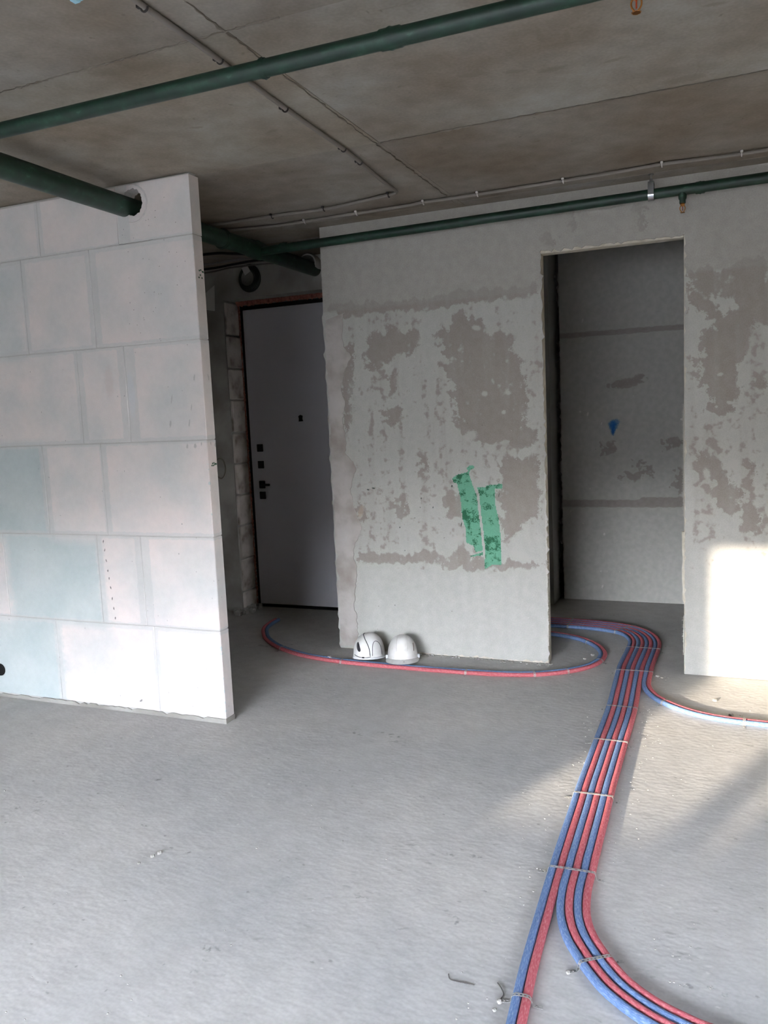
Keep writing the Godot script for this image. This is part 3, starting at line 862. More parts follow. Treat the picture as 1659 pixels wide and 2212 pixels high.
# ---------------------------------------------------------------- hall with the entrance door
func make_hall() -> void:
	var root := setting(thing("wall_hall", "grey plastered hall wall round the entrance door", "wall", Vector3(0, 0, ZH)))
	var dl := -3.80
	var dr := -2.78
	var dt := 2.60
	var m := m_plain
	var g := Geo.new()
	g.box(Vector3(-4.6, 0, -0.3), Vector3(dl - 0.02, CEIL, 0))
	g.box(Vector3(dr + 0.02, 0, -0.3), Vector3(-2.2, CEIL, 0))
	g.box(Vector3(dl - 0.02, dt, -0.3), Vector3(dr + 0.02, CEIL, 0))
	g.box(Vector3(dl - 0.05, 0, -0.42), Vector3(dr + 0.05, CEIL, -0.295))
	part("plaster", g, m, root)
	# raw blocks showing in the door reveal
	var ms := []
	for i in 3:
		ms.append(mat(Color(1, 1, 1), 0.92, ramp_tile(128, 80 + i, 0.03, 4, [[0.0, rgb(112, 104, 96)], [0.3, rgb(158, 149, 141)], [0.5, rgb(178, 170, 163)], [1.0, rgb(192, 186, 180)]]), Vector3(1.2, 1.2, 1.2), plaster_bump, 0.4))
	var ys := [0.0, 0.17, 0.45, 0.735, 1.0, 1.26, 1.52, 1.79, 2.05, 2.32, 2.59]
	for sd in [0, 1]:
		for i in ys.size() - 1:
			g = Geo.new()
			var jut := rng.randf_range(-0.004, 0.005)
			if sd == 0:
				g.box(Vector3(dl - 0.03, ys[i] + 0.007, -0.29), Vector3(dl + jut, ys[i + 1] - 0.007, -0.012 + rng.randf_range(-0.006, 0.004)), 0.006)
			else:
				g.box(Vector3(dr - jut, ys[i] + 0.007, -0.29), Vector3(dr + 0.03, ys[i + 1] - 0.007, -0.012), 0.006)
			part("brick", g, ms[i % 3], root)
	# lumps of plaster left at the foot of the reveal
	g = Geo.new()
	for i in 26:
		var r := rng.randf_range(0.006, 0.03)
		var c := Vector3(dl + rng.randf_range(-0.02, 0.07), r * 0.5, rng.randf_range(-0.15, 0.14))
		g.box(c - Vector3(r, r * 0.6, r), c + Vector3(r, r * rng.randf_range(0.5, 1.4), r), r * 0.35)
	part("plaster_lumps", g, m, root).set_meta("kind", "stuff")
	# closing walls of the hall
	g = Geo.new()
	g.box(Vector3(-4.8, 0, -6.2), Vector3(-4.6, CEIL, -3.663))
	setting(single("wall_hall_side", g, m, "plastered side wall of the hall", "wall"))
	# entrance door
	var door := setting(thing("door_1", "light grey entrance door with square black locks in black frame", "door", Vector3(0, 0, -6.04)))
	door.set_meta("category", "door")
	var black := mat(rgb(18, 18, 19), 0.5)
	for a in [[dl + 0.005, 0.0, dl + 0.035, dt - 0.03], [dr - 0.035, 0.0, dr - 0.005, dt - 0.03], [dl + 0.005, dt - 0.065, dr - 0.005, dt - 0.03], [dl + 0.005, 0.0, dr - 0.005, 0.028]]:
		g = Geo.new()
		g.box(Vector3(a[0], a[1], -0.09), Vector3(a[2], a[3], -0.012), 0.003)
		part("frame", g, black, door)
	g = Geo.new()
	g.box(Vector3(dl + 0.036, 0.03, -0.08), Vector3(dr - 0.036, dt - 0.067, 0.0), 0.004)
	part("leaf", g, mat(rgb(204, 203, 210), 0.42), door)
	for y in [1.382, 1.24, 1.07, 0.978]:
		g = Geo.new()
		g.box(Vector3(-3.702, y - 0.032, 0.0), Vector3(-3.642, y + 0.032, 0.009), 0.004)
		var o := part("lock_plate", g, black, door)
		if y == 1.07:
			g = Geo.new()
			g.box(Vector3(-3.665, y - 0.012, 0.009), Vector3(-3.645, y + 0.012, 0.045), 0.003)
			g.box(Vector3(-3.668, y - 0.010, 0.035), Vector3(-3.575, y + 0.010, 0.050), 0.004)
			part("handle", g, black, o)
	g = Geo.new()
	var tp := poly([-3.288, 1.635, -3.270, 1.645, -3.248, 1.637, -3.252, 1.612, -3.246, 1.592, -3.288, 1.590, -3.285, 1.612])
	g.prism(tp, 0.0, 0.002)
	part("tape", g, black, door)
	# orange mounting foam squeezed out between frame and wall
	var foam := mat(Color(1, 1, 1), 0.85, ramp_tile(128, 91, 0.05, 3, [[0.0, rgb(104, 66, 54)], [0.5, rgb(150, 98, 82)], [1.0, rgb(176, 124, 108)]]), Vector3(5, 5, 5), plaster_bump, 0.3)
	for run in [[Vector3(dl + 0.005, dt - 0.012, 0.03), Vector3(dr, dt - 0.012, 0.03), 0.026], [Vector3(dl + 0.004, 0.03, 0.0), Vector3(dl + 0.004, dt - 0.02, 0.0), 0.010]]:
		g = Geo.new()
		var pts := []
		var rad := []
		var cnt := 130
		for i in cnt + 1:
			var p: Vector3 = run[0].lerp(run[1], float(i) / cnt)
			pts.append(p + Vector3(rng.randf_range(-0.004, 0.004), rng.randf_range(-0.005, 0.005), rng.randf_range(-0.004, 0.004)))
			rad.append(run[2] * rng.randf_range(0.6, 1.15))
		g.tube(pts, rad, 9)
		part("foam", g, foam, door)
	# sheet of paper, socket ring
	g = Geo.new()
	g.prism(poly([-3.99, 2.665, -3.887, 2.726, -3.899, 2.52, -4.0, 2.54]), 0.0, 0.0015)
	single("paper_sheet", g, mat(rgb(200, 198, 194), 0.8), "white paper sheet taped high on hall wall by the door", "paper", "", Vector3(0, 0, ZH + 0.001))
	g = Geo.new()
	var ring := []
	for i in 33:
		ring.append(Vector3(cos(TAU * i / 32) * 0.05, sin(TAU * i / 32) * 0.085, 0))
	g.tube(ring, 0.006, 8, false)
	single("cable_loop", g, mat(rgb(120, 114, 106), 0.8), "grey oval cable loop on the hall wall beside door", "cable", "", Vector3(-3.945, 1.228, ZH + 0.007))
	# white sleeve where the main goes through the wall
	g = Geo.new()
	g.lathe([Vector2(0.064, 0.0), Vector2(0.074, 0.0), Vector2(0.076, 0.05), Vector2(0.074, 0.1), Vector2(0.064, 0.1), Vector2(0.064, 0.0)], Vector3(0, 0, 0.002), 28, Basis(Vector3.RIGHT, PI / 2))
	single("pipe_sleeve", g, mat(rgb(190, 188, 184), 0.6), "white plastic pipe sleeve in the hall wall above the door", "sleeve", "", Vector3(-2.975, 2.785, ZH))
	# cable coil with a paper tag
	var coil := thing("cable_coil", "coil of dark green cable with white tag above the door", "cable coil", Vector3(-3.533, 2.742, ZH + 0.03))
	var green := mat(rgb(44, 52, 44), 0.6)
	for i in 7:
		g = Geo.new()
		ring = []
		var rr := 0.098 - 0.006 * i
		for j in 41:
			var a := TAU * j / 40.0
			ring.append(Vector3(cos(a) * rr, sin(a) * rr * 1.08, sin(a * 2 + i) * 0.004 + i * 0.006))
		g.tube(ring, 0.0045, 7, false)
		part("loop", g, green, coil)
	g = Geo.new()
	g.prism(poly([-0.04, 0.075, 0.012, 0.095, 0.040, 0.045, -0.012, 0.018]), 0.047, 0.0485)
	part("tag", g, mat(rgb(214, 214, 212), 0.7), coil)
	# cables strung under the hall ceiling
	var runs := [[-4.55, 2.855, -5.30, -3.578, 2.845, -5.261, -3.396, 2.845, -5.351, -3.249, 2.845, -5.5, -3.183, 2.845, -5.6, -3.1, 2.845, -5.8], [-4.55, 2.84, -5.50, -3.763, 2.83, -5.523, -3.5, 2.83, -5.508, -3.255, 2.83, -5.53, -3.198, 2.83, -5.616, -3.12, 2.83, -5.8], [-4.55, 2.82, -5.53, -3.781, 2.8, -5.545, -3.504, 2.8, -5.51, -3.28, 2.8, -5.47, -3.165, 2.8, -5.55, -3.1, 2.80, -5.81], [-4.55, 2.79, -5.44, -3.767, 2.755, -5.46, -3.439, 2.765, -5.44, -3.102, 2.775, -5.56, -3.06, 2.775, -5.82]]
	var look := [rgb(24, 24, 26), rgb(132, 130, 128), rgb(28, 28, 30), rgb(96, 92, 88)]
	var names := ["black cable strung close under hall ceiling", "light grey cable strung under hall ceiling", "black cable sagging under hall ceiling below grey one", "dull grey cable hanging lowest under hall ceiling"]
	for i in 4:
		g = Geo.new()
		g.tube(smooth(v3s(runs[i]), 0.03), [0.010, 0.008, 0.009, 0.006][i], 8)
		single("cable", g, mat(look[i], 0.6), names[i], "cable", "cables in the hall")

# ---------------------------------------------------------------- passage behind the opening
func make_passage() -> void:
	var w := 420
	var h := 574
	var k := 200.0
	var x0 := -1.4
	var top := 2.87
	var bands := mask([[-1.4, 2.17, 0.8, 2.17, 0.8, 2.20, -1.4, 2.20], [-1.4, 0.79, 0.8, 0.81, 0.8, 0.88, -1.4, 0.85]], x0, top, w / k, h / k, 0.02, w, h)
	var spots := mask([[-0.95, 1.80, -0.85, 1.84, -0.65, 1.82, -0.66, 1.76, -0.80, 1.74], [-0.72, 1.19, -0.62, 1.18, -0.64, 1.12, -0.72, 1.12], [-0.80, 1.06, -0.66, 1.06, -0.66, 1.0, -0.78, 1.0], [-0.64, 1.12, -0.56, 1.12, -0.57, 1.0, -0.63, 1.02], [-0.97, 1.33, -0.84, 1.34, -0.84, 1.25, -0.96, 1.25], [-0.46, 1.33, -0.36, 1.33, -0.36, 1.22, -0.46, 1.24], [-0.40, 1.1, -0.33, 1.1, -0.33, 0.9, -0.40, 0.9]], x0, top, w / k, h / k, 0.04, w, h)
	var n1 := noise_bytes(w, h, 95, 0.012, 4)
	var n2 := noise_bytes(w, h, 96, 0.08, 4)
	var d := PackedByteArray()
	d.resize(w * h * 3)
	# one even plaster colour; outlined patches of bare undercoat along the joints and in a few stains, as on the wall in front
	for i in w * h:
		var jx := clampi(i + int((n2[i] - 128) * 0.12) + w * int((n1[i] - 128) * 0.10), 0, w * h - 1)
		var bare := 0.8 * clampf((bands[i] * 0.9 + spots[jx] * 0.7 + (n2[i] - 128) * 0.6 - 88.0) / 45.0, 0.0, 1.0)
		var grain := (n2[i] - 128) * 0.06
		for ch in 3:
			d[i * 3 + ch] = int(lerpf(PLASTER[ch], UNDERCOAT[ch], bare) + grain)
	var im := Image.create_from_data(w, h, false, Image.FORMAT_RGB8, d)
	for q in [[-1.22, 0.75, 1, 2], [-1.12, 0.65, 1, 1], [-0.98, 0.25, 1.5, 1.2], [-0.93, 0.25, 1, 1], [-0.83, 0.25, 1, 1], [-0.75, 0.24, 1, 1], [-0.97, 0.12, 1.5, 4], [-1.06, 0.94, 1.2, 1.4], [-0.95, 0.56, 2, 3], [-1.07, 1.55, 2, 4], [-1.13, 1.57, 2, 2], [-0.96, 1.47, 1, 3], [-1.1, 2.3, 1, 4], [-0.35, 1.48, 2, 2], [-0.71, 1.68, 1, 1]]:
		blot(im, Vector2((q[0] - x0) * k, (top - q[1]) * k), Vector2(q[2], q[3]), 0.2, rgb(214, 212, 206), 0.9)
	for i in 9:        # sprayed blue spot with a run below
		blot(im, Vector2((-0.868 - x0) * k + rng.randfn() * 2.0, (top - 1.475 + i * 0.011) * k), Vector2(8.0 - i * 0.7, 6.0), 0.0, rgb(24, 84, 156), 0.5)
	var m := mat(Color(1, 1, 1), 0.92, tex(im), Vector3.ZERO, null)
	m.heightmap_enabled = true; m.heightmap_texture = plaster_bump; m.heightmap_scale = 0.2
	var root := setting(thing("wall_back", "plastered back wall of the passage with a blue paint spot", "wall", Vector3(0, 0, ZB)))
	var g := Geo.new()
	g.o = Vector2(-x0, top); g.s = Vector2(k / w, k / h)
	g.box(Vector3(-1.285, 0, -0.15), Vector3(0.8, CEIL, 0.0))
	part("plaster", g, m, root)
	g = Geo.new()      # torn coat along the left corner
	var p := PackedVector2Array([Vector2(-1.306, CEIL), Vector2(-1.306, 0.02)])
	var q0 := ragged(Vector2(-1.285, 0.02), Vector2(-1.285, CEIL), 0.03, 0.045, -1.0)
	p.append_array(q0)
	g.prism(p, -0.05, 0.008)
	part("torn_coat", g, m_plain, root)
	g = Geo.new()
	g.box(Vector3(-2.2, 0, ZB - 0.15), Vector3(-1.80, CEIL, ZB + 1.03))
	g.box(Vector3(-1.85, 0, ZB - 0.15), Vector3(-1.25, CEIL, ZB - 0.08))
	setting(single("wall_passage_left", g, m_plain, "plastered side wall behind the pier", "wall"))
	g = Geo.new()
	g.box(Vector3(-1.80, 0.0, ZB - 0.1), Vector3(-1.322, CEIL, -6.63), 0.004)
	setting(single("wall_pilaster", g, mat(rgb(156, 156, 151), 0.85, null, Vector3.ZERO), "smooth grey boxed pilaster in the passage", "wall"))
	g = Geo.new()
	g.box(Vector3(0.8, 0, ZB - 0.15), Vector3(1.0, CEIL, -5.14))
	setting(single("wall_passage_right", g, m_plain, "plastered side wall of the passage", "wall"))

# ---------------------------------------------------------------- sprinkler pipes
func rod(g: Geo, a: Vector3, b: Vector3, r: float, sides := 20) -> void:
	var pts := []
	for i in 9:
		pts.append(a.lerp(b, i / 8.0))
	g.tube(pts, r, sides)

func collar(g: Geo, c: Vector3, dir: Vector3, r: float, l: float) -> void:
	g.tube([c - dir * l * 0.5, c - dir * l * 0.42, c - dir * l * 0.12, c, c + dir * l * 0.12, c + dir * l * 0.42, c + dir * l * 0.5], [r * 0.99, r * 1.12, r * 1.12, r * 1.22, r * 1.12, r * 1.12, r * 0.99], 20)

func sprinkler(pipe: Node3D, at: Vector3) -> void:
	var brass := mat(rgb(176, 120, 66), 0.35)
	brass.metallic = 0.85
	var g := Geo.new()
	g.lathe([Vector2(0.0, 0.0), Vector2(0.011, 0.0), Vector2(0.013, -0.008), Vector2(0.010, -0.012), Vector2(0.007, -0.018), Vector2(0.0, -0.018)], Vector3.ZERO, 14)
	var o := part("sprinkler_head", g, brass, pipe)
	o.position = at
	o.set_meta("label", "brass sprinkler head")
	for s in [-1.0, 1.0]:
		g = Geo.new()
		g.tube(smooth([Vector3(s * 0.006, -0.012, 0), Vector3(s * 0.013, -0.022, 0), Vector3(s * 0.012, -0.036, 0), Vector3(s * 0.003, -0.048, 0)], 0.004), 0.0025, 7)
		part("arm", g, brass, o)
	g = Geo.new()
	g.tube([Vector3(0, -0.016, 0), Vector3(0, -0.040, 0)], 0.0022, 7)
	part("bulb", g, mat(rgb(150, 60, 30), 0.3), o)
	g = Geo.new()
	for i in 8:
		var a := TAU * i / 8
		var c := Vector3(cos(a) * 0.009, -0.050, sin(a) * 0.009)
		g.box(c - Vector3(0.0035, 0.001, 0.0035), c + Vector3(0.0035, 0.001, 0.0035))
	g.lathe([Vector2(0.0, -0.048), Vector2(0.009, -0.048), Vector2(0.009, -0.051), Vector2(0.0, -0.051)], Vector3.ZERO, 14)
	part("deflector", g, brass, o)

func make_sprinkler_pipes() -> void:
	var m := mat(Color(1, 1, 1), 0.5, ramp_tile(512, 101, 0.012, 5, [[0.0, rgb(9, 30, 22)], [0.45, rgb(13, 40, 29)], [0.68, rgb(17, 49, 35)], [0.85, rgb(27, 62, 46)], [1.0, rgb(78, 104, 88)]]), Vector3(1.6, 3.0, 1.6), plaster_bump, 0.05)
	m.metallic_specular = 0.5
	# branch crossing the ceiling of the near room
	var ya := 2.735
	var za := -2.435
	var o := thing("sprinkler_pipe", "long dark green steel pipe crossing open ceiling, front branch", "pipe", Vector3(0, ya, za))
	var g := Geo.new()
	rod(g, Vector3(-2.80, 0, 0.0), Vector3(2.48, 0, 0.0), 0.0275)
	part("tube", g, m, o)
	for x in [-0.94, -1.38]:
		g = Geo.new()
		collar(g, Vector3(x, 0, 0), Vector3.RIGHT, 0.0275, 0.075 if x > -1 else 0.02)
		part("coupling" if x > -1 else "weld", g, m, o)
	g = Geo.new()
	g.tube([Vector3(-0.235, -0.015, 0), Vector3(-0.235, -0.028, 0), Vector3(-0.235, -0.032, 0)], [0.017, 0.014, 0.013], 14)
	part("outlet", g, m, o)
	sprinkler(o, Vector3(-0.235, -0.030, 0))
	# main running through the hole in the partition to the hall
	var a := Vector3(-2.80, 2.742, 0.5)
	var b := Vector3(-2.965, 2.755, -5.9)
	o = thing("sprinkler_main", "thick dark green main pipe through the partition hole", "pipe", a)
	g = Geo.new()
	rod(g, Vector3.ZERO, b - a, 0.053, 24)
	part("tube", g, m, o)
	var dir := (b - a).normalized()
	var at_z := func(z: float) -> Vector3: return dir * ((z - a.z) / dir.z)
	for z in [-4.52, -4.93]:
		g = Geo.new()
		collar(g, at_z.call(z), dir, 0.053, 0.03 if z > -4.6 else 0.17)
		part("weld" if z > -4.6 else "tee", g, m, o)
	# branch above the plastered wall
	var yc := 2.742
	var zc := -4.93
	o = thing("sprinkler_pipe", "dark green steel pipe along top of the plastered wall, rear branch", "pipe", Vector3(0, yc, zc))
	g = Geo.new()
	rod(g, Vector3(-2.93, -0.006, 0), Vector3(2.48, 0.04, 0), 0.0285)
	part("tube", g, m, o)
	for x in [-0.152, -2.72]:
		g = Geo.new()
		collar(g, Vector3(x, 0.0 if x < -1 else 0.016, 0), Vector3.RIGHT, 0.0285, 0.05)
		part("coupling", g, m, o)
	g = Geo.new()
	g.tube([Vector3(-0.242, 0.0, 0), Vector3(-0.242, -0.03, 0), Vector3(-0.242, -0.036, 0), Vector3(-0.242, -0.054, 0)], [0.024, 0.021, 0.0165, 0.0165], 14)
	part("outlet", g, m, o)
	sprinkler(o, Vector3(-0.242, -0.052, 0))
	# hanger: rod, nut and long zinc clevis round the pipe
	var hang := thing("pipe_hanger", "zinc clevis hanger on threaded rod holding rear wall pipe", "hanger", Vector3(-0.405, yc + 0.012, zc))
	var zinc := mat(rgb(196, 202, 206), 0.25)
	zinc.metallic = 0.9
	g = Geo.new()
	g.tube([Vector3(0, 0.062, 0), Vector3(0, CEIL - yc - 0.012, 0)], 0.004, 8)
	part("rod", g, mat(rgb(110, 106, 100), 0.5), hang)
	g = Geo.new()
	g.lathe([Vector2(0.0, 0.085), Vector2(0.009, 0.085), Vector2(0.009, 0.07), Vector2(0.0, 0.07)], Vector3.ZERO, 6)
	part("nut", g, zinc, hang)
	g = Geo.new()
	var prof := []
	for i in 25:
		var an := PI * i / 24.0 + PI
		prof.append(Vector2(cos(an) * 0.031, sin(an) * 0.031))
	var loop := [Vector2(-0.012, 0.07)] + [Vector2(-0.026, 0.055)] + prof + [Vector2(0.026, 0.055), Vector2(0.012, 0.07), Vector2(-0.012, 0.07)]
	for i in loop.size() - 1:
		var p: Vector2 = loop[i]
		var q: Vector2 = loop[i + 1]
		var nn := (q - p).orthogonal().normalized() * 0.0012
		var c8 := []
		for xx in [-0.0155, 0.0155]:
			for w in [p - nn, p + nn, q + nn, q - nn]:
				c8.append(Vector3(xx, w.y, w.x))
		var mid := Vector3(0, (p.y + q.y) * 0.5, (p.x + q.x) * 0.5)
		g.quad_out(c8[0], c8[3], c8[7], c8[4], mid); g.quad_out(c8[1], c8[2], c8[6], c8[5], mid)
		g.quad_out(c8[0], c8[1], c8[2], c8[3], mid); g.quad_out(c8[4], c8[5], c8[6], c8[7], mid)
	part("clevis", g, zinc, hang)
	g = Geo.new()
	g.lathe([Vector2(0.0, 0.0), Vector2(0.014, 0.0), Vector2(0.014, -0.004), Vector2(0.0, -0.004)], Vector3(0, CEIL - yc - 0.012, 0), 12)
	part("ceiling_washer", g, zinc, hang)

# ---------------------------------------------------------------- cables clipped to the ceiling
func make_ceiling_cables() -> void:
	var grey := mat(rgb(120, 114, 107), 0.75, null)
	var y := CEIL - 0.012
	var runs := [
		["grey conduit clipped along the ceiling towards the passage wall, turning at its end", [-1.59, -1.9, -1.611, -2.146, -1.622, -2.562, -1.649, -3.064, -1.663, -3.637, -1.697, -4.028, -1.722, -4.42, -1.735, -4.475, -1.806, -4.507, -2.0, -4.548, -2.241, -4.58, -2.591, -4.57, -3.07, -4.545, -3.6, -4.54], [[-1.612, -2.15], [-1.622, -2.562], [-1.649, -3.064], [-1.663, -3.637], [-1.68, -3.86], [-1.79, -4.50], [-2.241, -4.58], [-2.591, -4.57]]],
		["grey conduit clipped to the ceiling alongside the passage wall", [2.48, -4.75, 0.171, -4.744, -0.333, -4.725, -0.852, -4.755, -1.344, -4.765, -1.677, -4.77, -1.786, -4.784, -2.119, -4.785, -2.487, -4.80, -2.807, -4.775, -3.2, -4.70], [[0.05, -4.744], [-0.333, -4.725], [-0.852, -4.755], [-1.344, -4.765], [-1.677, -4.77], [-2.119, -4.785], [-2.487, -4.80]]]]
	for r in runs:
		var o := thing("ceiling_conduit", r[0], "conduit", Vector3.ZERO)
		var pts := []
		for p in smooth(v2s(r[1]), 0.03):
			pts.append(Vector3(p.x, y + sin(p.x * 9.0 + p.y * 7.0) * 0.0015, p.y))
		var g := Geo.new()
		g.tube(pts, 0.0095, 10)
		part("tube", g, grey, o)
		for c in r[2]:
			g = Geo.new()
			var along := Vector3(0, 0, 1) if (r == runs[0] and c[1] > -4.45) else Vector3(1, 0, 0)
			var side := along.cross(Vector3.UP)
			var arc := []
			for i in 13:
				var a := PI + PI * i / 12.0
				arc.append(Vector3(c[0], y, c[1]) + side * cos(a) * 0.0125 + Vector3.UP * (sin(a) * 0.0125))
			arc.append(Vector3(c[0], CEIL - 0.001, c[1]) + side * 0.0125)
			g.tube(arc, 0.0032, 6)
			part("clip", g, mat(rgb(196, 194, 190), 0.6) if r == runs[1] else mat(rgb(52, 49, 46), 0.6), o)
			g = Geo.new()
			var f := Vector3(c[0], CEIL - 0.006, c[1]) + side * 0.02
			g.box(f - Vector3(0.007, 0.005, 0.007), f + Vector3(0.007, 0.006, 0.007), 0.002)
			part("clip_plug", g, mat(rgb(40, 38, 36), 0.6) if r == runs[0] else mat(rgb(196, 194, 190), 0.6), o)
	var g2 := Geo.new()
	var bits := v3s([-0.03, 0.0, -0.03, 0.0, -0.012, 0.01, 0.035, -0.006, -0.01, 0.06, -0.016, 0.012])
	g2.tube(smooth(bits, 0.01), 0.012, 8)
	g2.box(Vector3(-0.035, -0.03, -0.01), Vector3(-0.012, 0.008, 0.014), 0.003)
	single("plastic_wrap", g2, mat(rgb(150, 196, 212), 0.5), "scrap of light blue plastic wrap stuck to the ceiling", "plastic", "", Vector3(-1.70, CEIL - 0.012, -1.985))

# ---------------------------------------------------------------- heating pipes on the screed
const PR := 0.0132
const PD := 0.027

func pipe_run(path: Array, m: Material, label: String, group: String) -> void:
	var pts := []
	for p in path:
		pts.append(Vector3(p.x, PR, p.y))
	var g := Geo.new()
	g.tube(pts, PR, 16)
	single("heating_pipe", g, m, label, "pipe", group)

func strap(path: Array, near: Vector2, a: float, b: float, label: String, tail: float) -> void:
	var bi := 0
	for i in path.size():
		if path[i].distance_to(near) < path[bi].distance_to(near):
			bi = i
	var t2: Vector2 = (path[mini(bi + 2, path.size() - 1)] - path[maxi(bi - 2, 0)]).normalized()
	var n2 := Vector2(t2.y, -t2.x)
	t2 = t2.rotated(rng.randf_range(-0.06, 0.06))
	var c: Vector2 = path[bi]
	# section across the pipes: (offset, height)
	var e := PR + 0.0015
	var sec := v2s([a - e - 0.035, 0.0012, a - e - 0.004, 0.003, a - e, PR, a - e * 0.7, PR + e * 0.72, a, PR + e, b, PR + e, b + e * 0.7, PR + e * 0.72, b + e, PR, b + e + 0.004, 0.003, b + e + tail, 0.0012])
	sec = smooth(sec, 0.005)
	var o := thing("pipe_strap", label, "strap", Vector3(c.x, 0, c.y), "perforated pipe straps")
	var zinc := mat(rgb(178, 178, 174), 0.5)
	zinc.metallic = 0.5
	var g := Geo.new()
	var rail := func(lo: float, hi: float, i0: int, i1: int) -> void:
		for i in range(i0, i1):
			var p: Vector2 = sec[i]
			var q: Vector2 = sec[i + 1]
			var nn := Vector2(-(q.y - p.y), q.x - p.x).normalized() * 0.0008
			if nn.y < 0: nn = -nn
			var c8 := []
			for s in [lo, hi]:
				for w in [p, q, q + nn, p + nn]:
					var xz: Vector2 = n2 * w.x + t2 * s
					c8.append(Vector3(xz.x, w.y, xz.y))
			var mid := Vector3.ZERO
			for v in c8:
				mid += v / 8.0
			g.quad_out(c8[2], c8[3], c8[7], c8[6], mid); g.quad_out(c8[0], c8[1], c8[5], c8[4], mid)
			g.quad_out(c8[0], c8[1], c8[2], c8[3], mid); g.quad_out(c8[4], c8[5], c8[6], c8[7], mid)
	rail.call(-0.006, -0.0028, 0, sec.size() - 1)
	rail.call(0.0028, 0.006, 0, sec.size() - 1)
	for i in range(0, sec.size() - 1, 2):
		rail.call(-0.0028, 0.0028, i, i + 1)
	part("band", g, zinc, o)
	for s in [a - e - 0.018, b + e + 0.012]:
		g = Geo.new()
		var q: Vector2 = n2 * s
		g.lathe([Vector2(0.0, 0.005), Vector2(0.0025, 0.0045), Vector2(0.0035, 0.0025), Vector2(0.0035, 0.0)], Vector3(q.x, 0.0, q.y), 10)
		part("nail", g, mat(rgb(126, 123, 118), 0.5), o)

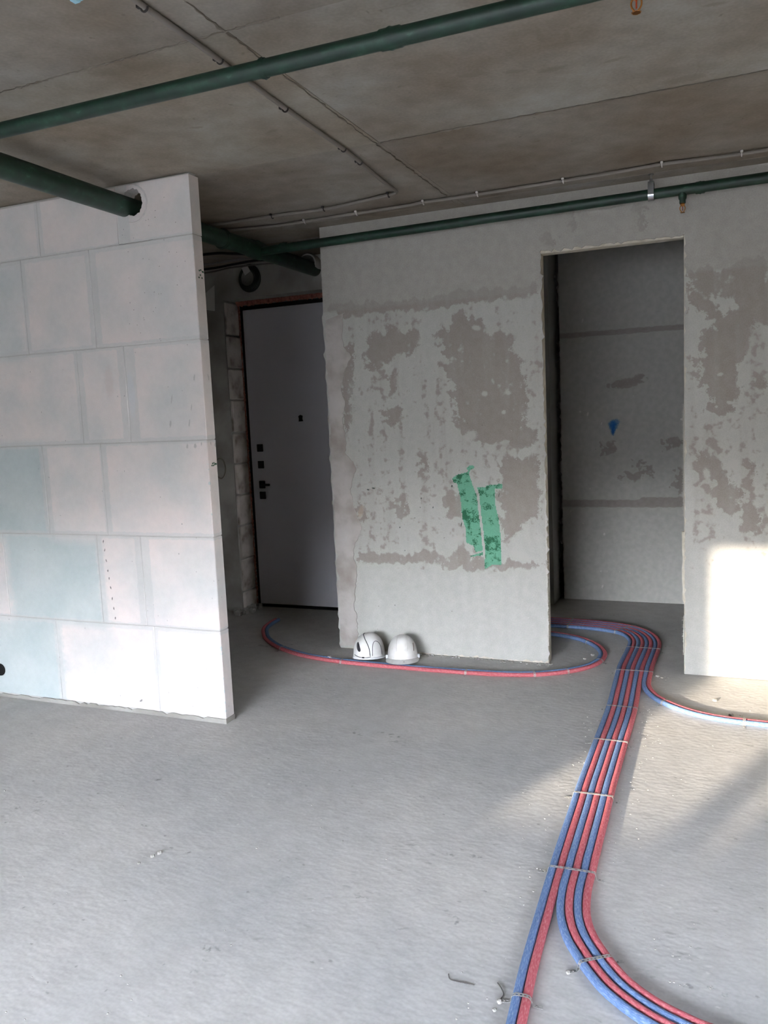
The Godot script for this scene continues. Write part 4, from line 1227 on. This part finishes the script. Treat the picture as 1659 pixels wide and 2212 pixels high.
func make_floor_pipes() -> void:
	var ribs := Image.create(64, 500, false, Image.FORMAT_L8)
	for j in 500:
		var s := 0.5 + 0.5 * sin(TAU * j / 5.0)
		ribs.fill_rect(Rect2i(0, j, 64, 1), Color(s, s, s))
	var rt := tex(ribs)
	var mats := []
	for c in [[[0.0, rgb(84, 108, 150)], [0.35, rgb(98, 124, 166)], [0.6, rgb(110, 134, 172)], [0.8, rgb(132, 151, 180)], [1.0, rgb(166, 176, 190)]], [[0.0, rgb(164, 76, 86)], [0.35, rgb(182, 92, 100)], [0.6, rgb(188, 103, 109)], [0.8, rgb(194, 126, 129)], [1.0, rgb(200, 160, 158)]]]:
		var m := mat(Color(1, 1, 1), 0.7, ramp_tile(512, 111 + mats.size(), 0.03, 6, c))
		m.heightmap_enabled = true; m.heightmap_texture = rt; m.heightmap_scale = 0.05
		m.uv1_scale = Vector3(1, 2.8, 1)
		mats.append(m)
	# the long bundle: pipe 0 runs from behind the pier round the bend towards the viewer
	var spine := smooth(v2s([-1.75, -5.93, -1.4, -5.93, -1.10, -5.928, -0.95, -5.92, -0.84, -5.90, -0.745, -5.862, -0.675, -5.80, -0.63, -5.70, -0.612, -5.60, -0.610, -5.45, -0.615, -5.25, -0.618, -5.08, -0.613, -4.95, -0.605, -4.75, -0.598, -4.60, -0.588, -4.35, -0.585, -4.1, -0.585, -3.85, -0.583, -3.6, -0.581, -3.38, -0.575, -3.15, -0.570, -2.9, -0.563, -2.68, -0.555, -2.48, -0.548, -2.32, -0.540, -2.16, -0.530, -2.03, -0.520, -1.91, -0.50, -1.7, -0.47, -1.4]))
	var bend := smooth(v2s([-0.434, -2.82, -0.431, -2.74, -0.430, -2.675, -0.428, -2.612, -0.421, -2.535, -0.410, -2.470, -0.392, -2.411, -0.369, -2.360, -0.341, -2.314, -0.313, -2.272, -0.282, -2.231, -0.249, -2.195, -0.200, -2.157, -0.150, -2.128, -0.102, -2.109, -0.04, -2.09, 0.15, -2.06, 0.6, -2.03]), 0.015)
	var off := smooth(v2s([-0.454, -4.98, -0.452, -4.85, -0.446, -4.76, -0.423, -4.663, -0.378, -4.563, -0.322, -4.490, -0.255, -4.425, -0.170, -4.366, -0.069, -4.327, 0.028, -4.310, 0.123, -4.304, 0.3, -4.30, 0.9, -4.31]), 0.015)
	var tint := ["blue", "red"]
	for i in 8:
		var base := beside(spine, PD * i)
		var path: Array
		var tail: String
		if i < 2:
			path = base; tail = "running straight on past the fork"
		elif i < 6:
			path = base.filter(func(p): return p.y < -2.84)
			path.append_array(beside(bend, PD * (i - 5)))
			tail = "%s of four at the fork" % ["outermost", "second outermost", "second innermost", "innermost"][i - 2]
		else:
			path = base.filter(func(p): return p.y < -5.0)
			path.append_array(beside(off, PD * (i - 6)))
			tail = "leaving the bundle beside the passage wall"
		pipe_run(smooth(path, 0.02), mats[i % 2], "%s corrugated heating pipe in floor bundle, %s" % [tint[i % 2], tail], "heating pipes in the floor bundle")
	# the pair that loops round the pier past the hard hats
	var red := smooth(v2s([-3.37, -5.62, -3.36, -5.50, -3.325, -5.36, -3.25, -5.225, -3.135, -5.075, -2.969, -4.932, -2.814, -4.842, -2.657, -4.775, -2.502, -4.738, -2.359, -4.718, -2.216, -4.709, -2.035, -4.704, -1.814, -4.702, -1.561, -4.708, -1.40, -4.717, -1.24, -4.735, -1.082, -4.778, -0.935, -4.862, -0.82, -4.972, -0.757, -5.085, -0.733, -5.205, -0.737, -5.315, -0.765, -5.411, -0.818, -5.51, -0.90, -5.605, -0.975, -5.66, -1.08, -5.705, -1.2, -5.73, -1.5, -5.75]))
	pipe_run(red, mats[1], "red corrugated heating pipe looping round the pier past hard hats", "heating pipes round the pier")
	pipe_run(beside(red, 0.028), mats[0], "blue corrugated heating pipe looping round the pier behind red one", "heating pipes round the pier")
	# perforated straps
	for q in [[-1.077, -5.92, 0, 7, "far perforated strap on bundle behind the pier"], [-0.735, -5.86, 0, 7, "perforated strap on the bend of the eight pipes"], [-0.61, -5.47, 0, 7, "perforated strap just after the bend of the eight pipes"], [-0.613, -4.955, 0, 7, "perforated strap where two pipes leave the bundle"], [-0.588, -4.35, 0, 5, "first perforated strap on the six pipes"], [-0.585, -3.87, 0, 5, "second perforated strap on the six pipes"], [-0.578, -3.29, 0, 5, "third perforated strap on the six pipes"], [-0.563, -2.69, 0, 5, "perforated strap just before the fork"], [-0.529, -2.02, 0, 1, "perforated strap on the straight blue and red pair"]]:
		strap(spine, Vector2(q[0], q[1]), PD * q[2], PD * q[3], q[4], 0.03)
	strap(bend, Vector2(-0.318, -2.28), -PD * 3, 0.0, "perforated strap across the four bending pipes", 0.03)
	for q in [[-0.325, -4.49, "perforated strap where the leaving pair curves"], [0.07, -4.305, "perforated strap on the leaving pair by the wall"]]:
		strap(off, Vector2(q[0], q[1]), 0.0, PD, q[2], 0.03)
	for q in [[-2.36, -4.718, "perforated strap on pier loop beside the hard hats"], [-1.50, -4.71, "perforated strap on pier loop in front of pier"], [-1.09, -4.775, "perforated strap on pier loop at pier corner"], [-0.90, -4.89, "perforated strap on pier loop before its turn"], [-0.745, -5.15, "perforated strap on the turn of pier loop"], [-0.86, -5.56, "perforated strap on pier loop after its turn"], [-2.9, -4.90, "perforated strap on pier loop in the hall"]]:
		strap(red, Vector2(q[0], q[1]), 0.0, 0.028, q[2], 0.03)

# ---------------------------------------------------------------- hard hats
func shell_point(a: float, b: float, c: float, th: float, ph: float) -> Vector3:      # th 0 = front (+z), ph 0 = rim
	var cp := pow(cos(ph), 0.86)
	var y := c * (pow(sin(ph), 0.92) if ph > 0.0 else sin(ph))
	return Vector3(a * cp * sin(th), y, b * cp * cos(th))

func on_shell(a: float, b: float, c: float, list: Array, lift := 1.004) -> Array:
	var o := []
	for q in smooth(v2s(list), 0.03):
		o.append(shell_point(a, b, c, deg_to_rad(q.x * 100.0), deg_to_rad(q.y * 100.0)) * lift)
	return o

func hat_shell(g: Geo, a: float, b: float, c: float, skirt: float) -> void:
	var rows := []
	for i in 18:
		var row := []
		for j in 49:
			var th := TAU * j / 48.0
			if i == 0:
				row.append(shell_point(a, b, c, th, 0.0) * Vector3(1.01, 1, 1.01) - Vector3(0, skirt, 0))
			else:
				row.append(shell_point(a, b, c, th, PI * 0.5 * (i - 1) / 16.0))
		rows.append(row)
	g.grid(rows, Vector3(0, c * 0.2, 0))

func make_hats() -> void:
	var white := mat(Color(1, 1, 1), 0.32, ramp_tile(256, 121, 0.02, 5, [[0.0, rgb(196, 192, 185)], [0.35, rgb(219, 217, 213)], [1.0, rgb(230, 229, 227)]]), Vector3(3, 3, 3))
	white.metallic_specular = 0.5
	var clean := mat(rgb(234, 236, 238), 0.25)
	clean.metallic_specular = 0.5
	var dark := mat(rgb(48, 48, 52), 0.5)
	# plain hat with a peak
	var o := thing("hard_hat", "plain white hard hat with short peak, leaning on the pier foot", "hard hat", Vector3(-1.972, 0.037, -4.862), "hard hats")
	o.rotation = Vector3(deg_to_rad(-8), deg_to_rad(20), deg_to_rad(0))
	var a := 0.098
	var b := 0.118
	var c := 0.142
	var g := Geo.new()
	hat_shell(g, a, b, c, 0.012)
	part("shell", g, white, o)
	g = Geo.new()
	var rows := []
	for k in 4:
		var row := []
		for j in 65:
			var th := TAU * j / 64.0
			var fr := pow(maxf(0.0, cos(th)), 1.3)
			var p := shell_point(a, b, c, th, 0.0) * Vector3(1.01, 0, 1.01)
			var outw := Vector3(sin(th), 0, cos(th)).normalized()
			var ext := 0.007 + 0.042 * fr
			match k:
				0: row.append(p + Vector3(0, -0.004, 0))
				1: row.append(p + outw * ext + Vector3(0, -0.012 - 0.012 * fr, 0))
				2: row.append(p + outw * ext + Vector3(0, -0.016 - 0.012 * fr, 0))
				3: row.append(p + Vector3(0, -0.014, 0))
		rows.append(row)
	g.grid(rows, Vector3(0, -0.05, 0))
	part("brim", g, white, o)
	for s in [-1.0, 1.0]:
		g = Geo.new()
		g.box(Vector3(s * 0.104 - 0.008, -0.012, -0.014), Vector3(s * 0.104 + 0.008, 0.014, 0.014), 0.003)
		part("lug", g, clean, o)
		g = Geo.new()
		g.tube(on_shell(a, b, c, [s * 0.22, 0.18, s * 0.26, 0.4, s * 0.36, 0.62, s * 0.62, 0.76], 1.0), 0.0026, 6, true)
		part("rib", g, white, o)
	g = Geo.new()
	var bp := shell_point(a, b, c, 0.12, 0.0)
	g.lathe([Vector2(0.0, 0.004), Vector2(0.0035, 0.0035), Vector2(0.004, 0.0)], Vector3(bp.x, -0.017, bp.z + 0.026), 10)
	part("stud", g, dark, o)
	g = Geo.new()
	g.tube(on_shell(a, b, c, [0.52, 0.16, 0.56, 0.26, 0.62, 0.38], 1.003), 0.003, 6)
	part("vent", g, mat(rgb(120, 108, 98), 0.6), o)
	# climbing-style hat with dark trim
	o = thing("hard_hat", "white hard hat with dark trim line and black vent", "hard hat", Vector3(-2.212, 0.037, -4.86), "hard hats")
	o.rotation = Vector3(deg_to_rad(-8), deg_to_rad(-5), deg_to_rad(3))
	a = 0.099; b = 0.122; c = 0.14
	g = Geo.new()
	hat_shell(g, a, b, c, 0.016)
	part("shell", g, white, o)
	g = Geo.new()
	rows = []
	for k in 4:
		var row := []
		for j in 65:
			var th := TAU * j / 64.0
			var sd := pow(maxf(0.0, sin(th)), 2.0)
			var p := shell_point(a, b, c, th, 0.0) * Vector3(1.0, 0, 1.0)
			var outw := Vector3(sin(th), 0, cos(th)).normalized()
			match k:
				0: row.append(p * 1.004 + Vector3(0, -0.010, 0))
				1: row.append(p + outw * (0.006 + 0.006 * sd) + Vector3(0, -0.016, 0))
				2: row.append(p + outw * (0.006 + 0.006 * sd) + Vector3(0, -0.022, 0))
				3: row.append(p * 0.98 + Vector3(0, -0.022, 0))
		rows.append(row)
	g.grid(rows, Vector3(0, -0.05, 0))
	part("brim", g, clean, o)
	for t in [[[-0.62, 0.80, -0.42, 0.74, -0.20, 0.70, 0.02, 0.60, 0.22, 0.40, 0.34, 0.20, 0.38, 0.0], 0.0024], [[0.46, 0.0, 0.48, 0.22, 0.55, 0.35, 0.66, 0.39, 0.78, 0.34, 0.85, 0.22, 0.88, 0.0], 0.0017], [[-0.30, 0.02, -0.05, -0.02, 0.20, -0.04, 0.40, -0.02], 0.002]]:
		g = Geo.new()
		g.tube(on_shell(a, b, c, t[0]), t[1], 6)
		part("trim", g, dark, o)
	g = Geo.new()
	var vp := on_shell(a, b, c, [-0.20, 0.38, -0.10, 0.32, 0.02, 0.15, -0.03, 0.10, -0.14, 0.15, -0.25, 0.32, -0.20, 0.38], 1.006)
	var mid := Vector3.ZERO
	for p in vp:
		mid += p / vp.size()
	for i in vp.size() - 1:
		g.tri_out(vp[i], vp[i + 1], mid * 1.06, Vector3.ZERO)
	part("vent", g, dark, o)
	g = Geo.new()
	var cp := shell_point(a, b, c, deg_to_rad(12), 0.0)
	g.box(Vector3(cp.x - 0.008, -0.014, cp.z - 0.006), Vector3(cp.x + 0.008, -0.004, cp.z + 0.004), 0.002)
	part("buckle", g, dark, o)

# ---------------------------------------------------------------- litter on the floor
func lump(g: Geo, c: Vector3, r: float) -> void:
	var rows := []
	for i in 5:
		var row := []
		for j in 8:
			var th := TAU * (j % 7) / 7.0
			var ph := PI * 0.5 * i / 4.0
			var q := r * (0.7 + 0.5 * fposmod(sin(float((j % 7) * 3 + i * 5) + c.x * 91.0) * 43.7, 1.0)) if i < 4 else r * 0.8
			row.append(c + Vector3(cos(ph) * cos(th) * q, sin(ph) * q * 0.75, cos(ph) * sin(th) * q))
		rows.append(row)
	g.grid(rows, c)

func make_litter() -> void:
	var pale := mat(Color(1, 1, 1), 0.9, ramp_tile(128, 131, 0.05, 3, [[0.0, rgb(156, 152, 145)], [1.0, rgb(204, 201, 194)]]), Vector3(6, 6, 6))
	var near := {"in the loop of the pier pipes": [[-0.812, -5.30, 0.018], [-0.85, -5.21, 0.013]], "near the curving pair beside the wall": [[-0.064, -4.63, 0.016], [0.017, -4.43, 0.014]], "in the open middle of the screed": [[-2.002, -2.338, 0.011], [-1.991, -2.366, 0.013], [-2.02, -2.281, 0.008]], "beside the strap where two pipes leave": [[-0.385, -4.97, 0.014], [-0.36, -4.95, 0.010]], "beside the straight pipes at the fork": [[-0.592, -2.70, 0.008], [-0.575, -2.02, 0.010], [-0.58, -1.985, 0.008], [-0.42, -2.20, 0.009]]}
	for where in near:
		for q in near[where]:
			var g := Geo.new()
			lump(g, Vector3.ZERO, q[2])
			single("mortar_crumb", g, pale, "pale mortar crumb lying " + where, "crumb", "mortar crumbs " + where, Vector3(q[0], -0.001, q[1]))
	# dust grains and chips nobody could count
	var g := Geo.new()
	for i in 420:
		var c: Vector3
		if i < 240:
			var z := rng.randf_range(-5.2, -1.6)
			var side := -1.0 if rng.randf() < 0.45 else 1.0
			var x := (-0.60 if side < 0 else -0.42) + side * rng.randf() * rng.randf() * 0.16
			if z > -2.6 and side > 0:
				x += 0.16 + (z + 2.6) * 0.3
			c = Vector3(x, 0, z)
		else:
			c = Vector3(rng.randf_range(-3.2, 0.4), 0, rng.randf_range(-4.55, -1.4))
		lump(g, c, rng.randf_range(0.0012, 0.0042))
	var o := single("floor_grit", g, pale, "fine pale grit and chips scattered over the screed", "grit")
	o.set_meta("kind", "stuff")
	g = Geo.new()
	g.tube(smooth(v3s([-0.742, 0.004, -2.078, -0.735, 0.002, -2.064, -0.724, 0.0015, -2.059, -0.695, 0.003, -2.057, -0.659, 0.0015, -2.06]), 0.004), 0.0014, 6)
	single("wire_scrap", g, mat(rgb(96, 92, 88), 0.6), "short bent scrap of wire on the open screed", "wire")
	g = Geo.new()
	g.tube(smooth(v3s([-0.60, 0.002, -2.09, -0.585, 0.006, -2.07, -0.572, 0.003, -2.05, -0.575, 0.002, -2.03]), 0.004), 0.0018, 6)
	single("wire_scrap", g, mat(rgb(96, 92, 88), 0.6), "curl of wire against the straight blue pipe", "wire")
	g = Geo.new()
	g.box(Vector3(-0.012, 0, -0.004), Vector3(0.012, 0.004, 0.004), 0.001)
	for q in [[-2.46, -4.79, 0.3], [-2.445, -4.775, -0.5]]:
		var s := single("plastic_dowel", g, mat(rgb(230, 230, 228), 0.5), "small white plastic dowel lying on pier loop pipes", "dowel", "dowels on the pipes", Vector3(q[0], PR * 2.0, q[1] + 0.03))
		s.rotation.y = q[2]
